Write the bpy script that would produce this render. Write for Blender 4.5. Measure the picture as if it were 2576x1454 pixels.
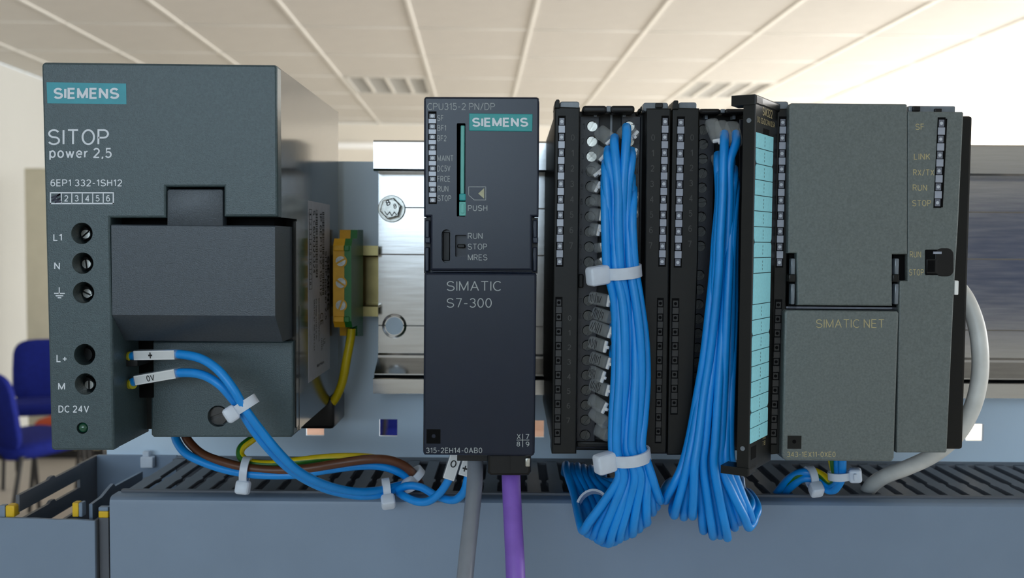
import bpy, bmesh, math, random
from math import sin, cos, pi, radians
from mathutils import Vector, Matrix

# ------------------------------------------------------------------ camera, light, exposure
for o in list(bpy.data.objects):
    bpy.data.objects.remove(o)
scene = bpy.context.scene
COL = scene.collection
rnd = random.Random(7)

F = 2483.0                       # focal length in pixels of the 2576 x 1454 frame
H = 1450.0                       # camera height above the floor, mm
PIT, ROL = radians(2.7), radians(0.46)
CAM = Vector((0, -343, H))       # y = 0 is the front plane of the controllers (all sizes in mm)
FW = Vector((0, cos(PIT), -sin(PIT)))
UP0 = Vector((0, sin(PIT), cos(PIT)))
RT = Vector((cos(ROL), 0, 0)) + UP0 * sin(ROL)
UPV = UP0 * cos(ROL) - Vector((sin(ROL), 0, 0))

cam = bpy.data.cameras.new('camera')
camo = bpy.data.objects.new('camera', cam)
COL.objects.link(camo)
m = Matrix((RT, UPV, -FW)).transposed().to_4x4()
m.translation = CAM * 0.001
camo.matrix_world = m
cam.sensor_width = 36.0
cam.lens = F / 2576 * 36.0
cam.clip_start = 0.01
cam.clip_end = 60
cam.dof.use_dof = True
cam.dof.focus_distance = 0.352
cam.dof.aperture_fstop = 20.0
scene.camera = camo

world = bpy.data.worlds.new('world')
scene.world = world
world.use_nodes = True
bg = world.node_tree.nodes['Background']
bg.inputs[0].default_value = (0.74, 0.88, 1.0, 1)
bg.inputs[1].default_value = 1.5

ROOM = radians(2.0)              # the room is turned two degrees against the panel


def room_pt(a, b, z):
    """room coordinates (metres, origin below the camera) to world metres"""
    return Vector((a * cos(ROOM) - b * sin(ROOM), -0.343 + a * sin(ROOM) + b * cos(ROOM), z))


def window_light(name, a, b, z, sx, sz, normal_rot, power, col):
    l = bpy.data.lights.new(name, 'AREA')
    l.shape = 'RECTANGLE'
    l.size, l.size_y = sx, sz
    l.energy = power
    l.color = col
    o = bpy.data.objects.new(name, l)
    COL.objects.link(o)
    o.location = room_pt(a, b, z)
    o.rotation_euler = (radians(90), 0, ROOM + normal_rot)
    return o


DAY = (0.66, 0.84, 1.0)
NOON = (1.0, 0.985, 0.965)
# daylight standing in the window openings of the wall to the right and of the wall behind the camera
for wb_, wp_ in ((0.2, 60), (2.9, 125), (5.6, 215), (8.3, 330)):
    window_light('daylight', 6.38, wb_, 1.85, 2.2, 1.4, radians(90), wp_, NOON)
window_light('daylight', -1.15, -2.97, 2.0, 2.5, 1.0, radians(0), 30, DAY)
window_light('daylight', 4.6, -2.97, 2.0, 2.2, 1.0, radians(0), 6, DAY)

vs = scene.view_settings
vs.view_transform = 'Standard'
vs.look = 'None'
vs.gamma = 1.0
vs.use_curve_mapping = False
vs.exposure = 0.0

# ------------------------------------------------------------------ materials


def lin(c):
    c = c / 255.0
    return c / 12.92 if c <= 0.04045 else ((c + 0.055) / 1.055) ** 2.4


def M(name, rgb, rough=0.5, metal=0.0, var=0.12, vscale=250.0, bump=0.0, bscale=2500.0, alpha=1.0,
      trans=0.0, stretch=None, spec=0.5, sss=0.0, rvar=0.0, coat=0.0):
    mt = bpy.data.materials.new(name)
    mt.use_nodes = True
    nt = mt.node_tree
    b = nt.nodes['Principled BSDF']
    c = [lin(v) for v in rgb]
    tc = nt.nodes.new('ShaderNodeTexCoord')
    mp = nt.nodes.new('ShaderNodeMapping')
    nt.links.new(tc.outputs['Object'], mp.inputs[0])
    if stretch:
        mp.inputs['Scale'].default_value = stretch
    n = nt.nodes.new('ShaderNodeTexNoise')
    n.inputs['Scale'].default_value = vscale
    n.inputs['Detail'].default_value = 4
    nt.links.new(mp.outputs[0], n.inputs['Vector'])
    r = nt.nodes.new('ShaderNodeValToRGB')
    r.color_ramp.elements[0].position = 0.3
    r.color_ramp.elements[1].position = 0.7
    r.color_ramp.elements[0].color = [v * (1 - var) for v in c] + [1]
    r.color_ramp.elements[1].color = [min(1, v * (1 + var)) for v in c] + [1]
    nt.links.new(n.outputs[0], r.inputs[0])
    nt.links.new(r.outputs[0], b.inputs['Base Color'])
    b.inputs['Roughness'].default_value = rough
    b.inputs['Metallic'].default_value = metal
    b.inputs['Specular IOR Level'].default_value = spec
    b.inputs['Alpha'].default_value = alpha
    b.inputs['Transmission Weight'].default_value = trans
    b.inputs['Coat Weight'].default_value = coat
    if sss:
        b.inputs['Subsurface Weight'].default_value = sss
        b.inputs['Subsurface Radius'].default_value = (0.002, 0.002, 0.002)
        b.inputs['Subsurface Scale'].default_value = 1.0
    if rvar:
        mr = nt.nodes.new('ShaderNodeMapRange')
        mr.inputs[3].default_value = max(0.02, rough - rvar)
        mr.inputs[4].default_value = rough + rvar
        nt.links.new(n.outputs[0], mr.inputs[0])
        nt.links.new(mr.outputs[0], b.inputs['Roughness'])
    if bump:
        n2 = nt.nodes.new('ShaderNodeTexNoise')
        n2.inputs['Scale'].default_value = bscale
        n2.inputs['Detail'].default_value = 2
        nt.links.new(mp.outputs[0], n2.inputs['Vector'])
        bp = nt.nodes.new('ShaderNodeBump')
        bp.inputs['Strength'].default_value = bump
        bp.inputs['Distance'].default_value = 0.0002
        nt.links.new(n2.outputs[0], bp.inputs['Height'])
        nt.links.new(bp.outputs[0], b.inputs['Normal'])
    return mt


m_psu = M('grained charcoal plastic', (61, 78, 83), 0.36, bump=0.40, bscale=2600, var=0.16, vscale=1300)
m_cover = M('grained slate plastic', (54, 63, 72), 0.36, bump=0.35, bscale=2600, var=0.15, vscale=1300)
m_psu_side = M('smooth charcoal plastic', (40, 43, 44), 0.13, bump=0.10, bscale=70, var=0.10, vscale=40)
m_cpu = M('blue black plastic', (13, 25, 45), 0.26, bump=0.05, bscale=3000, spec=0.38, var=0.06, vscale=60)
m_card = M('black card plastic', (15, 16, 15), 0.40, bump=0.08, bscale=3000, spec=0.3, var=0.10, vscale=60)
m_com = M('grained anthracite plastic', (100, 108, 107), 0.44, bump=0.6, bscale=2200, var=0.16, vscale=1300)
m_black = M('black plastic', (12, 12, 13), 0.4, var=0.1, spec=0.35)
m_dark = M('dark recess plastic', (6, 6, 7), 0.7, var=0.1, spec=0.1)
m_navy = M('navy connector plastic', (17, 19, 30), 0.40, bump=0.1, var=0.1)
m_lens = M('pale sheen light guide', (158, 164, 178), 0.18, var=0.06, coat=0.3)  # sky reflection on the upper strips put into this pale colour
m_lensd = M('smoked light guide', (112, 116, 128), 0.25, var=0.15)
m_lensk = M('dark light guide', (32, 34, 37), 0.3, var=0.15)
m_led = M('diode dot', (190, 196, 204), 0.3)
m_tab = M('smoked clear tab', (112, 120, 128), 0.2, var=0.15)
m_teal = M('teal print', (32, 148, 164), 0.4, var=0.05)
m_teal2 = M('teal label plate', (28, 150, 152), 0.4, var=0.05)
m_mint = M('mint plastic', (96, 178, 170), 0.4, var=0.05)
m_label = M('turquoise label paper', (146, 222, 238), 0.6, var=0.05, vscale=900)
m_paper = M('white paper edge', (215, 215, 210), 0.7)
m_silver = M('silver grey sticker', (196, 200, 214), 0.42, var=0.06)
m_ink = M('black ink', (16, 16, 18), 0.6)
m_inkd = M('faded black ink', (44, 46, 52), 0.6)
m_white = M('white print', (222, 228, 236), 0.5, var=0.04)
m_pgrey = M('grey print', (160, 166, 168), 0.5, var=0.05)
m_pdim = M('dim grey print', (52, 52, 50), 0.5, var=0.05)
m_gold = M('tan print', (176, 164, 122), 0.5, var=0.15, vscale=800)
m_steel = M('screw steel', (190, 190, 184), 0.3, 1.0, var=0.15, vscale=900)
m_rail = M('brushed aluminium', (196, 197, 198), 0.16, 1.0, var=0.06, vscale=50, stretch=(1, 1, 14), rvar=0.04, bump=0.02, bscale=90)
m_zinc = M('yellow zinc steel', (150, 138, 96), 0.3, 1.0, var=0.15, vscale=120)
m_plate = M('blue grey painted sheet steel', (216, 236, 255), 0.28, var=0.03, vscale=30)
m_duct = M('grey duct plastic', (122, 140, 162), 0.42, var=0.03, vscale=40, bump=0.05, bscale=1500)
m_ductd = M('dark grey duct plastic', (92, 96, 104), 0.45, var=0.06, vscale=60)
m_yellow = M('yellow plastic', (226, 184, 18), 0.45, var=0.06)
m_amber = M('amber polyamide', (224, 168, 22), 0.45, var=0.08)
m_green = M('green polyamide', (24, 112, 44), 0.4, var=0.08)
m_blue = M('blue wire insulation', (8, 140, 226), 0.38, var=0.07, vscale=120, bump=0.05, bscale=900)
m_brown = M('brown wire insulation', (92, 54, 34), 0.4, var=0.07, vscale=120)
m_wyel = M('yellow wire insulation', (214, 190, 20), 0.4, var=0.06)
m_wgrn = M('green wire insulation', (40, 104, 30), 0.4, var=0.08)
m_purple = M('violet cable jacket', (132, 94, 194), 0.42, var=0.08, vscale=150, bump=0.15, bscale=500)
m_gcab = M('grey cable jacket', (128, 134, 144), 0.36, var=0.08, vscale=100, bump=0.1, bscale=250)
m_net = M('light grey cable jacket', (222, 222, 218), 0.4, var=0.09, vscale=120, bump=0.1, bscale=250)
m_nylon = M('milky nylon', (206, 216, 230), 0.35, var=0.05, sss=0.15)
m_clear = M('clear sleeve plastic', (200, 206, 208), 0.10, alpha=0.20, var=0.05, coat=0.5)
m_tag = M('white tag card', (228, 230, 232), 0.5, var=0.03)
m_ferr = M('ferrule collar yellow', (168, 160, 24), 0.45)
m_glass = M('green lamp lens', (16, 74, 52), 0.12, var=0.2, coat=0.6)
m_seat = M('royal blue upholstery', (20, 33, 118), 0.85, var=0.12, vscale=40, bump=0.2, bscale=300, spec=0.2)
m_terra = M('terracotta upholstery', (190, 82, 52), 0.85, var=0.1, spec=0.2)
m_leg = M('black steel tube', (22, 22, 24), 0.4)
m_wall = M('cream wall paint', (192, 193, 189), 0.8, var=0.02, vscale=2, spec=0.2)
m_wallw = M('warm wall paint', (226, 220, 208), 0.8, var=0.02, vscale=2, spec=0.2)
m_tile = M('mineral ceiling tile', (216, 213, 207), 0.85, var=0.02, vscale=8, spec=0.2)
m_tbar = M('satin white steel', (232, 230, 224), 0.35, var=0.03, spec=0.6)
m_floor = M('beige vinyl floor', (182, 175, 165), 0.5, var=0.05, vscale=6)
m_cab = M('olive beige laminate', (214, 208, 186), 0.5, var=0.04, vscale=10)
m_bright = M('white trunking', (246, 246, 244), 0.5, var=0.01)
m_grille = M('grey louvre', (206, 204, 198), 0.4, var=0.05)

# ------------------------------------------------------------------ helpers


def U(px, py, Y):
    """the point of plane y = Y (mm) that pixel (px, py) of the photograph looks at"""
    d = FW + RT * ((px - 1288) / F) - UPV * ((py - 727) / F)
    return CAM + d * ((Y - CAM.y) / d.y)


def UX(px, py, X):
    """the same on a plane x = X"""
    d = FW + RT * ((px - 1288) / F) - UPV * ((py - 727) / F)
    return CAM + d * ((X - CAM.x) / d.x)


def L(pts, Y):
    return [(p.x, p.z) for p in (U(x, y, Y) for x, y in pts)]


WLOC = {}


def tag(o, label, cat, group=None, kind=None):
    o['label'] = label
    if cat:
        o['category'] = cat
    if group:
        o['group'] = group
    if kind:
        o['kind'] = kind
    return o


def thing(name, label, cat, loc, group=None):
    o = bpy.data.objects.new(name, None)
    o.empty_display_size = 0.01
    COL.objects.link(o)
    o.location = Vector(loc) * 0.001
    WLOC[o] = Vector(loc)
    return tag(o, label, cat, group)


def link(name, me, loc, parent=None):
    o = bpy.data.objects.new(name, me)
    COL.objects.link(o)
    WLOC[o] = Vector(loc)
    base = WLOC[parent] if parent is not None else Vector((0, 0, 0))
    if parent is not None:
        o.parent = parent
    o.location = (Vector(loc) - base) * 0.001
    return o


def flat_mesh(me, ang=35):
    for p in me.polygons:
        p.use_smooth = True
    try:
        me.set_sharp_from_angle(angle=radians(ang))
    except Exception:
        pass


class B:
    """collects geometry in world millimetres and links it as one mesh object"""

    def __init__(s):
        s.bm = bmesh.new()

    def box(s, x0, x1, y0, y1, z0, z1, bev=0.0, seg=2, mi=0):
        cx, cy, cz = (x0 + x1) / 2, (y0 + y1) / 2, (z0 + z1) / 2
        mt = Matrix.Translation((cx, cy, cz)) @ Matrix.Diagonal((abs(x1 - x0), abs(y1 - y0), abs(z1 - z0), 1))
        r = bmesh.ops.create_cube(s.bm, size=1.0, matrix=mt)
        vs_ = r['verts']
        fs = {f for v in vs_ for f in v.link_faces}
        if bev:
            es = {e for v in vs_ for e in v.link_edges}
            r2 = bmesh.ops.bevel(s.bm, geom=list(es), offset=bev, segments=seg, affect='EDGES', profile=0.5)
            fs = set(r2['faces']) | {f for f in fs if f.is_valid}
        for f in fs:
            if f.is_valid:
                f.material_index = mi
        return s

    def obox(s, c, u, v, w, su, sv, sw, bev=0.0, seg=2):
        """oriented box: centre, three axes, three sizes"""
        mt = Matrix((u, v, w)).transposed().to_4x4() @ Matrix.Diagonal((su, sv, sw, 1))
        mt.translation = c
        r = bmesh.ops.create_cube(s.bm, size=1.0, matrix=mt)
        if bev:
            es = {e for q in r['verts'] for e in q.link_edges}
            bmesh.ops.bevel(s.bm, geom=list(es), offset=bev, segments=seg, affect='EDGES', profile=0.5)
        return s

    def loft(s, loops, cap0=True, cap1=True, mi=0):
        rings = [[s.bm.verts.new(p) for p in lp] for lp in loops]
        n = len(rings[0])
        for a, b in zip(rings, rings[1:]):
            for i in range(n):
                f = s.bm.faces.new((a[i], a[(i + 1) % n], b[(i + 1) % n], b[i]))
                f.material_index = mi
        if cap0:
            s.bm.faces.new(rings[0][::-1]).material_index = mi
        if cap1:
            s.bm.faces.new(rings[-1]).material_index = mi
        return rings

    def cyl(s, p0, p1, r, r1=None, n=20, bev=0.0):
        p0, p1 = Vector(p0), Vector(p1)
        a = (p1 - p0).normalized()
        u = a.orthogonal().normalized()
        v = a.cross(u)
        r1 = r if r1 is None else r1
        ring = lambda c, q: [c + (u * cos(2 * pi * i / n) + v * sin(2 * pi * i / n)) * q for i in range(n)]
        lp = []
        if bev:
            lp.append(ring(p0, r - bev))
            lp.append(ring(p0 + a * bev, r))
        else:
            lp.append(ring(p0, r))
        lp.append(ring(p1, r1))
        s.loft(lp)
        return s

    def prism(s, loop, y0, y1, bev=0.5, holes=(), hole_depth=None, back=True, xf=None):
        """outline in (x, z) from y0 (front) to y1, softly rounded front rim, optional holes in the front"""
        xf = xf or (lambda x, y, z: Vector((x, y, z)))
        ar = sum(a[0] * b[1] - b[0] * a[1] for a, b in zip(loop, loop[1:] + loop[:1]))
        if ar < 0:
            loop = loop[::-1]

        def off(d):
            out = []
            n = len(loop)
            for i in range(n):
                p, q, r = Vector(loop[i - 1]), Vector(loop[i]), Vector(loop[(i + 1) % n])
                e0, e1 = (q - p).normalized(), (r - q).normalized()
                n0, n1 = Vector((-e0.y, e0.x)), Vector((-e1.y, e1.x))
                k = n0 + n1
                k = k / max(0.25, k.dot(n0)) if k.length > 1e-6 else n0
                out.append(q + k * d)
            return out
        lv = []
        steps = [(bev, 0), (bev * 0.3, bev * 0.3), (0, bev)] if bev else [(0, 0)]
        for d, y in steps:
            lv.append([s.bm.verts.new(xf(q.x, y0 + y, q.y)) for q in off(d)])
        lv.append([s.bm.verts.new(xf(q[0], y1, q[1])) for q in loop])
        n = len(loop)
        for a, b in zip(lv, lv[1:]):
            for i in range(n):
                s.bm.faces.new((a[i], a[(i + 1) % n], b[(i + 1) % n], b[i]))
        edges = [s.bm.edges.get((lv[0][i], lv[0][(i + 1) % n])) for i in range(n)]
        hl = []
        for h in holes:
            hv = [s.bm.verts.new(xf(q[0], y0, q[1])) for q in h]
            he = [s.bm.edges.new((hv[i], hv[(i + 1) % len(hv)])) for i in range(len(hv))]
            edges += he
            hl.append((h, hv))
        if holes:
            bmesh.ops.triangle_fill(s.bm, edges=edges, use_beauty=True, use_dissolve=False)
        else:
            s.bm.faces.new(lv[0])
        for h, hv in hl:
            d = hole_depth if hole_depth else (y1 - y0)
            bv = [s.bm.verts.new(xf(q[0], y0 + d, q[1])) for q in h]
            k = len(hv)
            for i in range(k):
                s.bm.faces.new((hv[i], hv[(i + 1) % k], bv[(i + 1) % k], bv[i]))
            if hole_depth:
                s.bm.faces.new(bv)
        if back:
            if holes and not hole_depth:
                eb = [s.bm.edges.get((lv[-1][i], lv[-1][(i + 1) % n])) for i in range(n)]
                s.bm.edges.ensure_lookup_table()
                for h, hv in hl:
                    pass
            else:
                s.bm.faces.new(lv[-1])
        return s

    def tube(s, pts, r, n=10, twist=0.0, split=False, cap=True):
        ps = [Vector(p) for p in pts]
        t0 = (ps[1] - ps[0]).normalized()
        u = t0.orthogonal().normalized()
        rings = []
        acc = 0.0
        for i, p in enumerate(ps):
            t = (ps[min(i + 1, len(ps) - 1)] - ps[max(i - 1, 0)]).normalized()
            u = (u - t * u.dot(t)).normalized()
            v = t.cross(u)
            if i:
                acc += (p - ps[i - 1]).length * twist
            rr = r(i / (len(ps) - 1)) if callable(r) else r
            rings.append([s.bm.verts.new(p + (u * cos(2 * pi * k / n + acc) + v * sin(2 * pi * k / n + acc)) * rr) for k in range(n)])
        for a, b in zip(rings, rings[1:]):
            for k in range(n):
                f = s.bm.faces.new((a[k], a[(k + 1) % n], b[(k + 1) % n], b[k]))
                if split:
                    f.material_index = 0 if k < n // 2 else 1
        if cap:
            s.bm.faces.new(rings[0][::-1])
            s.bm.faces.new(rings[-1])
        return s

    def done(s, name, mat, parent=None, ang=20, base=False):
        bm = s.bm
        bmesh.ops.recalc_face_normals(bm, faces=bm.faces[:])
        co = [v.co for v in bm.verts]
        lo = Vector((min(c.x for c in co), min(c.y for c in co), min(c.z for c in co)))
        hi = Vector((max(c.x for c in co), max(c.y for c in co), max(c.z for c in co)))
        c = (lo + hi) / 2
        if base:
            c.z = lo.z
        for v in bm.verts:
            v.co = (v.co - c) * 0.001
        me = bpy.data.meshes.new(name)
        bm.to_mesh(me)
        bm.free()
        for q in (mat if isinstance(mat, (list, tuple)) else [mat]):
            me.materials.append(q)
        flat_mesh(me, ang)
        return link(name, me, c, parent)


_cache = {}


def sbox(name, x0, x1, y0, y1, z0, z1, mat, parent, bev=0.0, seg=1):
    """a box whose mesh is shared between alike pieces"""
    key = (round(x1 - x0, 2), round(y1 - y0, 2), round(z1 - z0, 2), bev, mat.name)
    c = Vector(((x0 + x1) / 2, (y0 + y1) / 2, (z0 + z1) / 2))
    if key not in _cache:
        o = B().box(x0, x1, y0, y1, z0, z1, bev, seg).done(name, mat, parent)
        _cache[key] = o.data
        return o
    return link(name, _cache[key], c, parent)


def rect(x0, y0, x1, y1, Y):
    """pixel rectangle on plane Y -> x0, x1, z0, z1 in mm"""
    xm, ym = (x0 + x1) / 2, (y0 + y1) / 2
    return U(x0, ym, Y).x, U(x1, ym, Y).x, U(xm, y1, Y).z, U(xm, y0, Y).z


def pbox(name, x0, y0, x1, y1, Y, depth, mat, parent, bev=0.0, seg=2):
    a, b, c, d = rect(x0, y0, x1, y1, Y)
    if bev == 0:
        return sbox(name, a, b, Y, Y + depth, c, d, mat, parent)
    return B().box(a, b, Y, Y + depth, c, d, bev, seg).done(name, mat, parent)


def disc(name, px, py, rpx, Y, depth, mat, parent, n=20, bev=0.0):
    c = U(px, py, Y)
    r = rpx * (Y + 343) / F
    return B().cyl(c, c + Vector((0, depth, 0)), r, n=n, bev=bev).done(name, mat, parent)


_scr = {}


def screw(px, py, rpx, Y, parent, ang=0.9, mat=None, name='screw', axis=Vector((0, 1, 0))):
    """slotted screw head facing the viewer"""
    c = U(px, py, Y) if not isinstance(px, Vector) else px
    r = rpx * (Y + 343) / F
    mat = mat or m_steel
    b = B()
    a2 = Vector((cos(ang), 0, sin(ang)))
    n = 18
    for sgn in (1, -1):
        pts = []
        h = 0.19 * r
        al = math.asin(h / r)
        for i in range(n // 2 + 1):
            t = al + (pi - 2 * al) * i / (n // 2)
            q = Vector((cos(t), 0, sin(t))) * r
            q = Vector((q.x * cos(ang) - sgn * q.z * sin(ang) * 1.0, 0, q.x * sin(ang) + sgn * q.z * cos(ang)))
            pts.append(q)
        b.loft([[c + q for q in pts], [c + q + Vector((0, 1.0, 0)) for q in pts]])
    b.cyl(c + Vector((0, 0.85, 0)), c + Vector((0, 1.2, 0)), r * 0.98, n=n)
    return b.done(name, mat, parent)


def spline(pts, per=8):
    ps = [Vector(p) for p in pts]
    ps = [ps[0] * 2 - ps[1]] + ps + [ps[-1] * 2 - ps[-2]]
    out = []
    for i in range(1, len(ps) - 2):
        p0, p1, p2, p3 = ps[i - 1:i + 3]
        for k in range(per):
            t = k / per
            out.append(0.5 * ((2 * p1) + (p2 - p0) * t + (2 * p0 - 5 * p1 + 4 * p2 - p3) * t * t + (3 * p1 - p0 - 3 * p2 + p3) * t ** 3))
    out.append(ps[-2])
    return out


def wire(name, pts, r, mat, label=None, cat='wire', group=None, parent=None, n=10, per=8, twist=0.0, split=False):
    """pts: (px, py, Y) triples"""
    w = B().tube(spline([U(*p) for p in pts], per), r, n=n, twist=twist, split=split).done(name, mat, parent, ang=60)
    if label:
        tag(w, label, cat, group)
    return w


def arc(cx, cy, rx, ry, a0, a1, n=9):
    return [(cx + rx * cos(radians(a0 + (a1 - a0) * i / n)), cy + ry * sin(radians(a0 + (a1 - a0) * i / n))) for i in range(n + 1)]


# a plain sans serif drawn as strokes: cap height 1, each glyph a list of polylines
_O = arc(.37, .5, .37, .5, 0, 360, 26)
_S = arc(.33, .745, .31, .255, 25, 180, 8) + arc(.33, .745, .31, .245, 180, 268, 5)[1:] + arc(.33, .26, .34, .24, 88, 0, 5) + arc(.33, .26, .34, .26, 0, -158, 9)[1:]
_C = arc(.40, .5, .40, .5, 48, 312, 20)
GL = {
    'A': [[(0, 0), (.37, 1), (.74, 0)], [(.14, .34), (.60, .34)]],
    'B': [[(0, 0), (0, 1), (.34, 1)] + arc(.34, .76, .25, .24, 90, -90, 8) + [(0, .52)], [(.34, .52)] + arc(.36, .26, .28, .26, 90, -90, 8) + [(0, 0)]],
    'C': [_C],
    'D': [[(0, 0), (0, 1), (.28, 1)] + arc(.28, .5, .40, .5, 90, -90, 14) + [(0, 0)]],
    'E': [[(.56, 0), (0, 0), (0, 1), (.55, 1)], [(0, .52), (.50, .52)]],
    'F': [[(0, 0), (0, 1), (.54, 1)], [(0, .52), (.48, .52)]],
    'G': [arc(.40, .5, .40, .5, 48, 340, 20) + [(.76, .48), (.44, .48)]],
    'H': [[(0, 0), (0, 1)], [(.64, 0), (.64, 1)], [(0, .52), (.64, .52)]],
    'I': [[(0, 0), (0, 1)]],
    'K': [[(0, 0), (0, 1)], [(.60, 1), (0, .40)], [(.20, .60), (.62, 0)]],
    'L': [[(0, 1), (0, 0), (.50, 0)]],
    'M': [[(0, 0), (0, 1), (.40, .05), (.80, 1), (.80, 0)]],
    'N': [[(0, 0), (0, 1), (.64, 0), (.64, 1)]],
    'O': [_O],
    'P': [[(0, 0), (0, 1), (.34, 1)] + arc(.34, .73, .28, .27, 90, -90, 9) + [(0, .46)]],
    'R': [[(0, 0), (0, 1), (.34, 1)] + arc(.34, .74, .27, .26, 90, -90, 9) + [(0, .48)], [(.32, .48), (.62, 0)]],
    'S': [_S],
    'T': [[(0, 1), (.66, 1)], [(.33, 1), (.33, 0)]],
    'U': [[(0, 1), (0, .30)] + arc(.32, .30, .32, .30, 180, 360, 10) + [(.64, 1)]],
    'V': [[(0, 1), (.35, 0), (.70, 1)]],
    'X': [[(0, 0), (.62, 1)], [(0, 1), (.62, 0)]],
    'W': [[(0, 1), (.26, 0), (.50, .95), (.74, 0), (1.0, 1)]],
    'Z': [[(0, 1), (.60, 1), (0, 0), (.60, 0)]],
    '0': [arc(.28, .5, .28, .5, 0, 360, 24)],
    '1': [[(0, .78), (.24, 1), (.24, 0)]],
    '2': [arc(.28, .71, .28, .29, 160, -30, 10) + [(0, 0), (.57, 0)]],
    '3': [arc(.27, .755, .25, .245, 155, -80, 10), arc(.27, .27, .29, .27, 90, -155, 10)],
    '4': [[(.44, 0), (.44, 1), (0, .30), (.60, .30)]],
    '5': [[(.52, 1), (.09, 1), (.04, .50)] + arc(.26, .32, .30, .32, 125, -150, 12)],
    '6': [arc(.28, .31, .28, .31, 0, 360, 20), [(.50, .93)] + arc(.34, .50, .34, .50, 80, 180, 8) + [(0, .32)]],
    '7': [[(0, 1), (.54, 1), (.20, 0)]],
    '8': [arc(.28, .755, .235, .245, 0, 360, 18), arc(.28, .265, .28, .265, 0, 360, 18)],
    '9': [arc(.28, .69, .28, .31, 0, 360, 20), [(.56, .68)] + arc(.22, .50, .34, .50, 0, -100, 8)],
    '-': [[(0, .42), (.34, .42)]],
    '/': [[(0, -.05), (.42, 1.05)]],
    '+': [[(0, .40), (.56, .40)], [(.28, .12), (.28, .68)]],
    ',': [[(.07, .08), (.0, -.16)]],
    '.': [[(0, 0), (0, .10)]],
    'a': [arc(.24, .25, .24, .25, 0, 360, 16), [(.48, .52), (.48, 0)]],
    'd': [arc(.24, .25, .24, .25, 0, 360, 16), [(.48, 1), (.48, 0)]],
    'e': [[(.02, .37), (.54, .37)] + arc(.28, .36, .27, .36, 0, 315, 16)],
    'i': [[(0, 0), (0, .52)], [(0, .68), (0, .74)]],
    'n': [[(0, 0), (0, .70)], [(0, .34)] + arc(.22, .40, .22, .30, 170, 0, 8) + [(.44, 0)]],
    'o': [arc(.28, .36, .28, .36, 0, 360, 20)],
    'p': [arc(.27, .36, .27, .36, 0, 360, 20), [(0, .74), (0, -.28)]],
    'r': [[(0, 0), (0, .72)], [(0, .38), (.10, .62), (.30, .70)]],
    's': [arc(.18, .40, .17, .13, 20, 268, 8) + arc(.18, .13, .18, .13, 88, -160, 8)],
    't': [[(.12, .72), (.12, 0), (.28, 0)], [(0, .52), (.28, .52)]],
    'u': [[(0, .52), (0, .2)] + arc(.2, .2, .2, .2, 180, 360, 8) + [(.40, .52)], [(.40, .2), (.40, 0)]],
    'w': [[(0, .70), (.20, 0), (.40, .66), (.60, 0), (.80, .70)]],
    'x': [[(0, 0), (.44, .62)], [(0, .62), (.44, 0)]],
}


def split_sharp(pl):
    """cut a stroke at its acute corners: (points, cut at the start, cut at the end)"""
    out, cur, cut = [], [pl[0]], False
    for i in range(1, len(pl)):
        cur.append(pl[i])
        if i < len(pl) - 1:
            d0, d1 = Vector(pl[i]) - Vector(pl[i - 1]), Vector(pl[i + 1]) - Vector(pl[i])
            if d0.length > .2 and d1.length > .2 and d0.normalized().dot(d1.normalized()) < -0.2:
                out.append((cur, cut, True))
                cur, cut = [pl[i]], True
    out.append((cur, cut, False))
    return out


def glyphs(s, weight=0.14):
    """flat mesh of the string, drawn with strokes of the given weight"""
    bm = bmesh.new()
    x = 0.0
    h = weight / 2
    lay = 0
    for ch in s:
        if ch == ' ':
            x += 0.36
            continue
        wmax = 0.0
        for pl, e0, e1 in [q for g in GL.get(ch, []) for q in split_sharp(g)]:
            pts = []
            for p in pl:
                if not pts or (Vector(p) - pts[-1]).length > 1e-4:
                    pts.append(Vector(p))
            closed = len(pts) > 3 and (pts[0] - pts[-1]).length < 1e-3
            if closed:
                pts = pts[:-1]
            if e0 and not closed:
                pts[0] = pts[0] - (pts[1] - pts[0]).normalized() * h * 0.55
            if e1 and not closed:
                pts[-1] = pts[-1] + (pts[-1] - pts[-2]).normalized() * h * 0.55
            n = len(pts)
            lr = []
            for i in range(n):
                a = pts[i - 1] if (i or closed) else None
                b = pts[(i + 1) % n] if (i < n - 1 or closed) else None
                d0 = (pts[i] - a).normalized() if a is not None else None
                d1 = (b - pts[i]).normalized() if b is not None else None
                d0 = d0 if d0 is not None else d1
                d1 = d1 if d1 is not None else d0
                n0, n1 = Vector((-d0.y, d0.x)), Vector((-d1.y, d1.x))
                m_ = n0 + n1
                m_ = m_ / max(0.5, m_.dot(n0)) if m_.length > 1e-4 else n0
                lr.append((pts[i] + m_ * h, pts[i] - m_ * h))
            lay = (lay + 1) % 4
            vs_ = [(bm.verts.new((x + a.x, a.y, lay)), bm.verts.new((x + b.x, b.y, lay))) for a, b in lr]
            for i in range(n if closed else n - 1):
                a, b = vs_[i], vs_[(i + 1) % n]
                bm.faces.new((a[0], a[1], b[1], b[0]))
            wmax = max(wmax, max(p.x for p in pts))
        x += wmax + (0.16 if weight < .2 else 0.09) + weight
    me = bpy.data.meshes.new('t')
    bm.to_mesh(me)
    bm.free()
    return me


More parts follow.
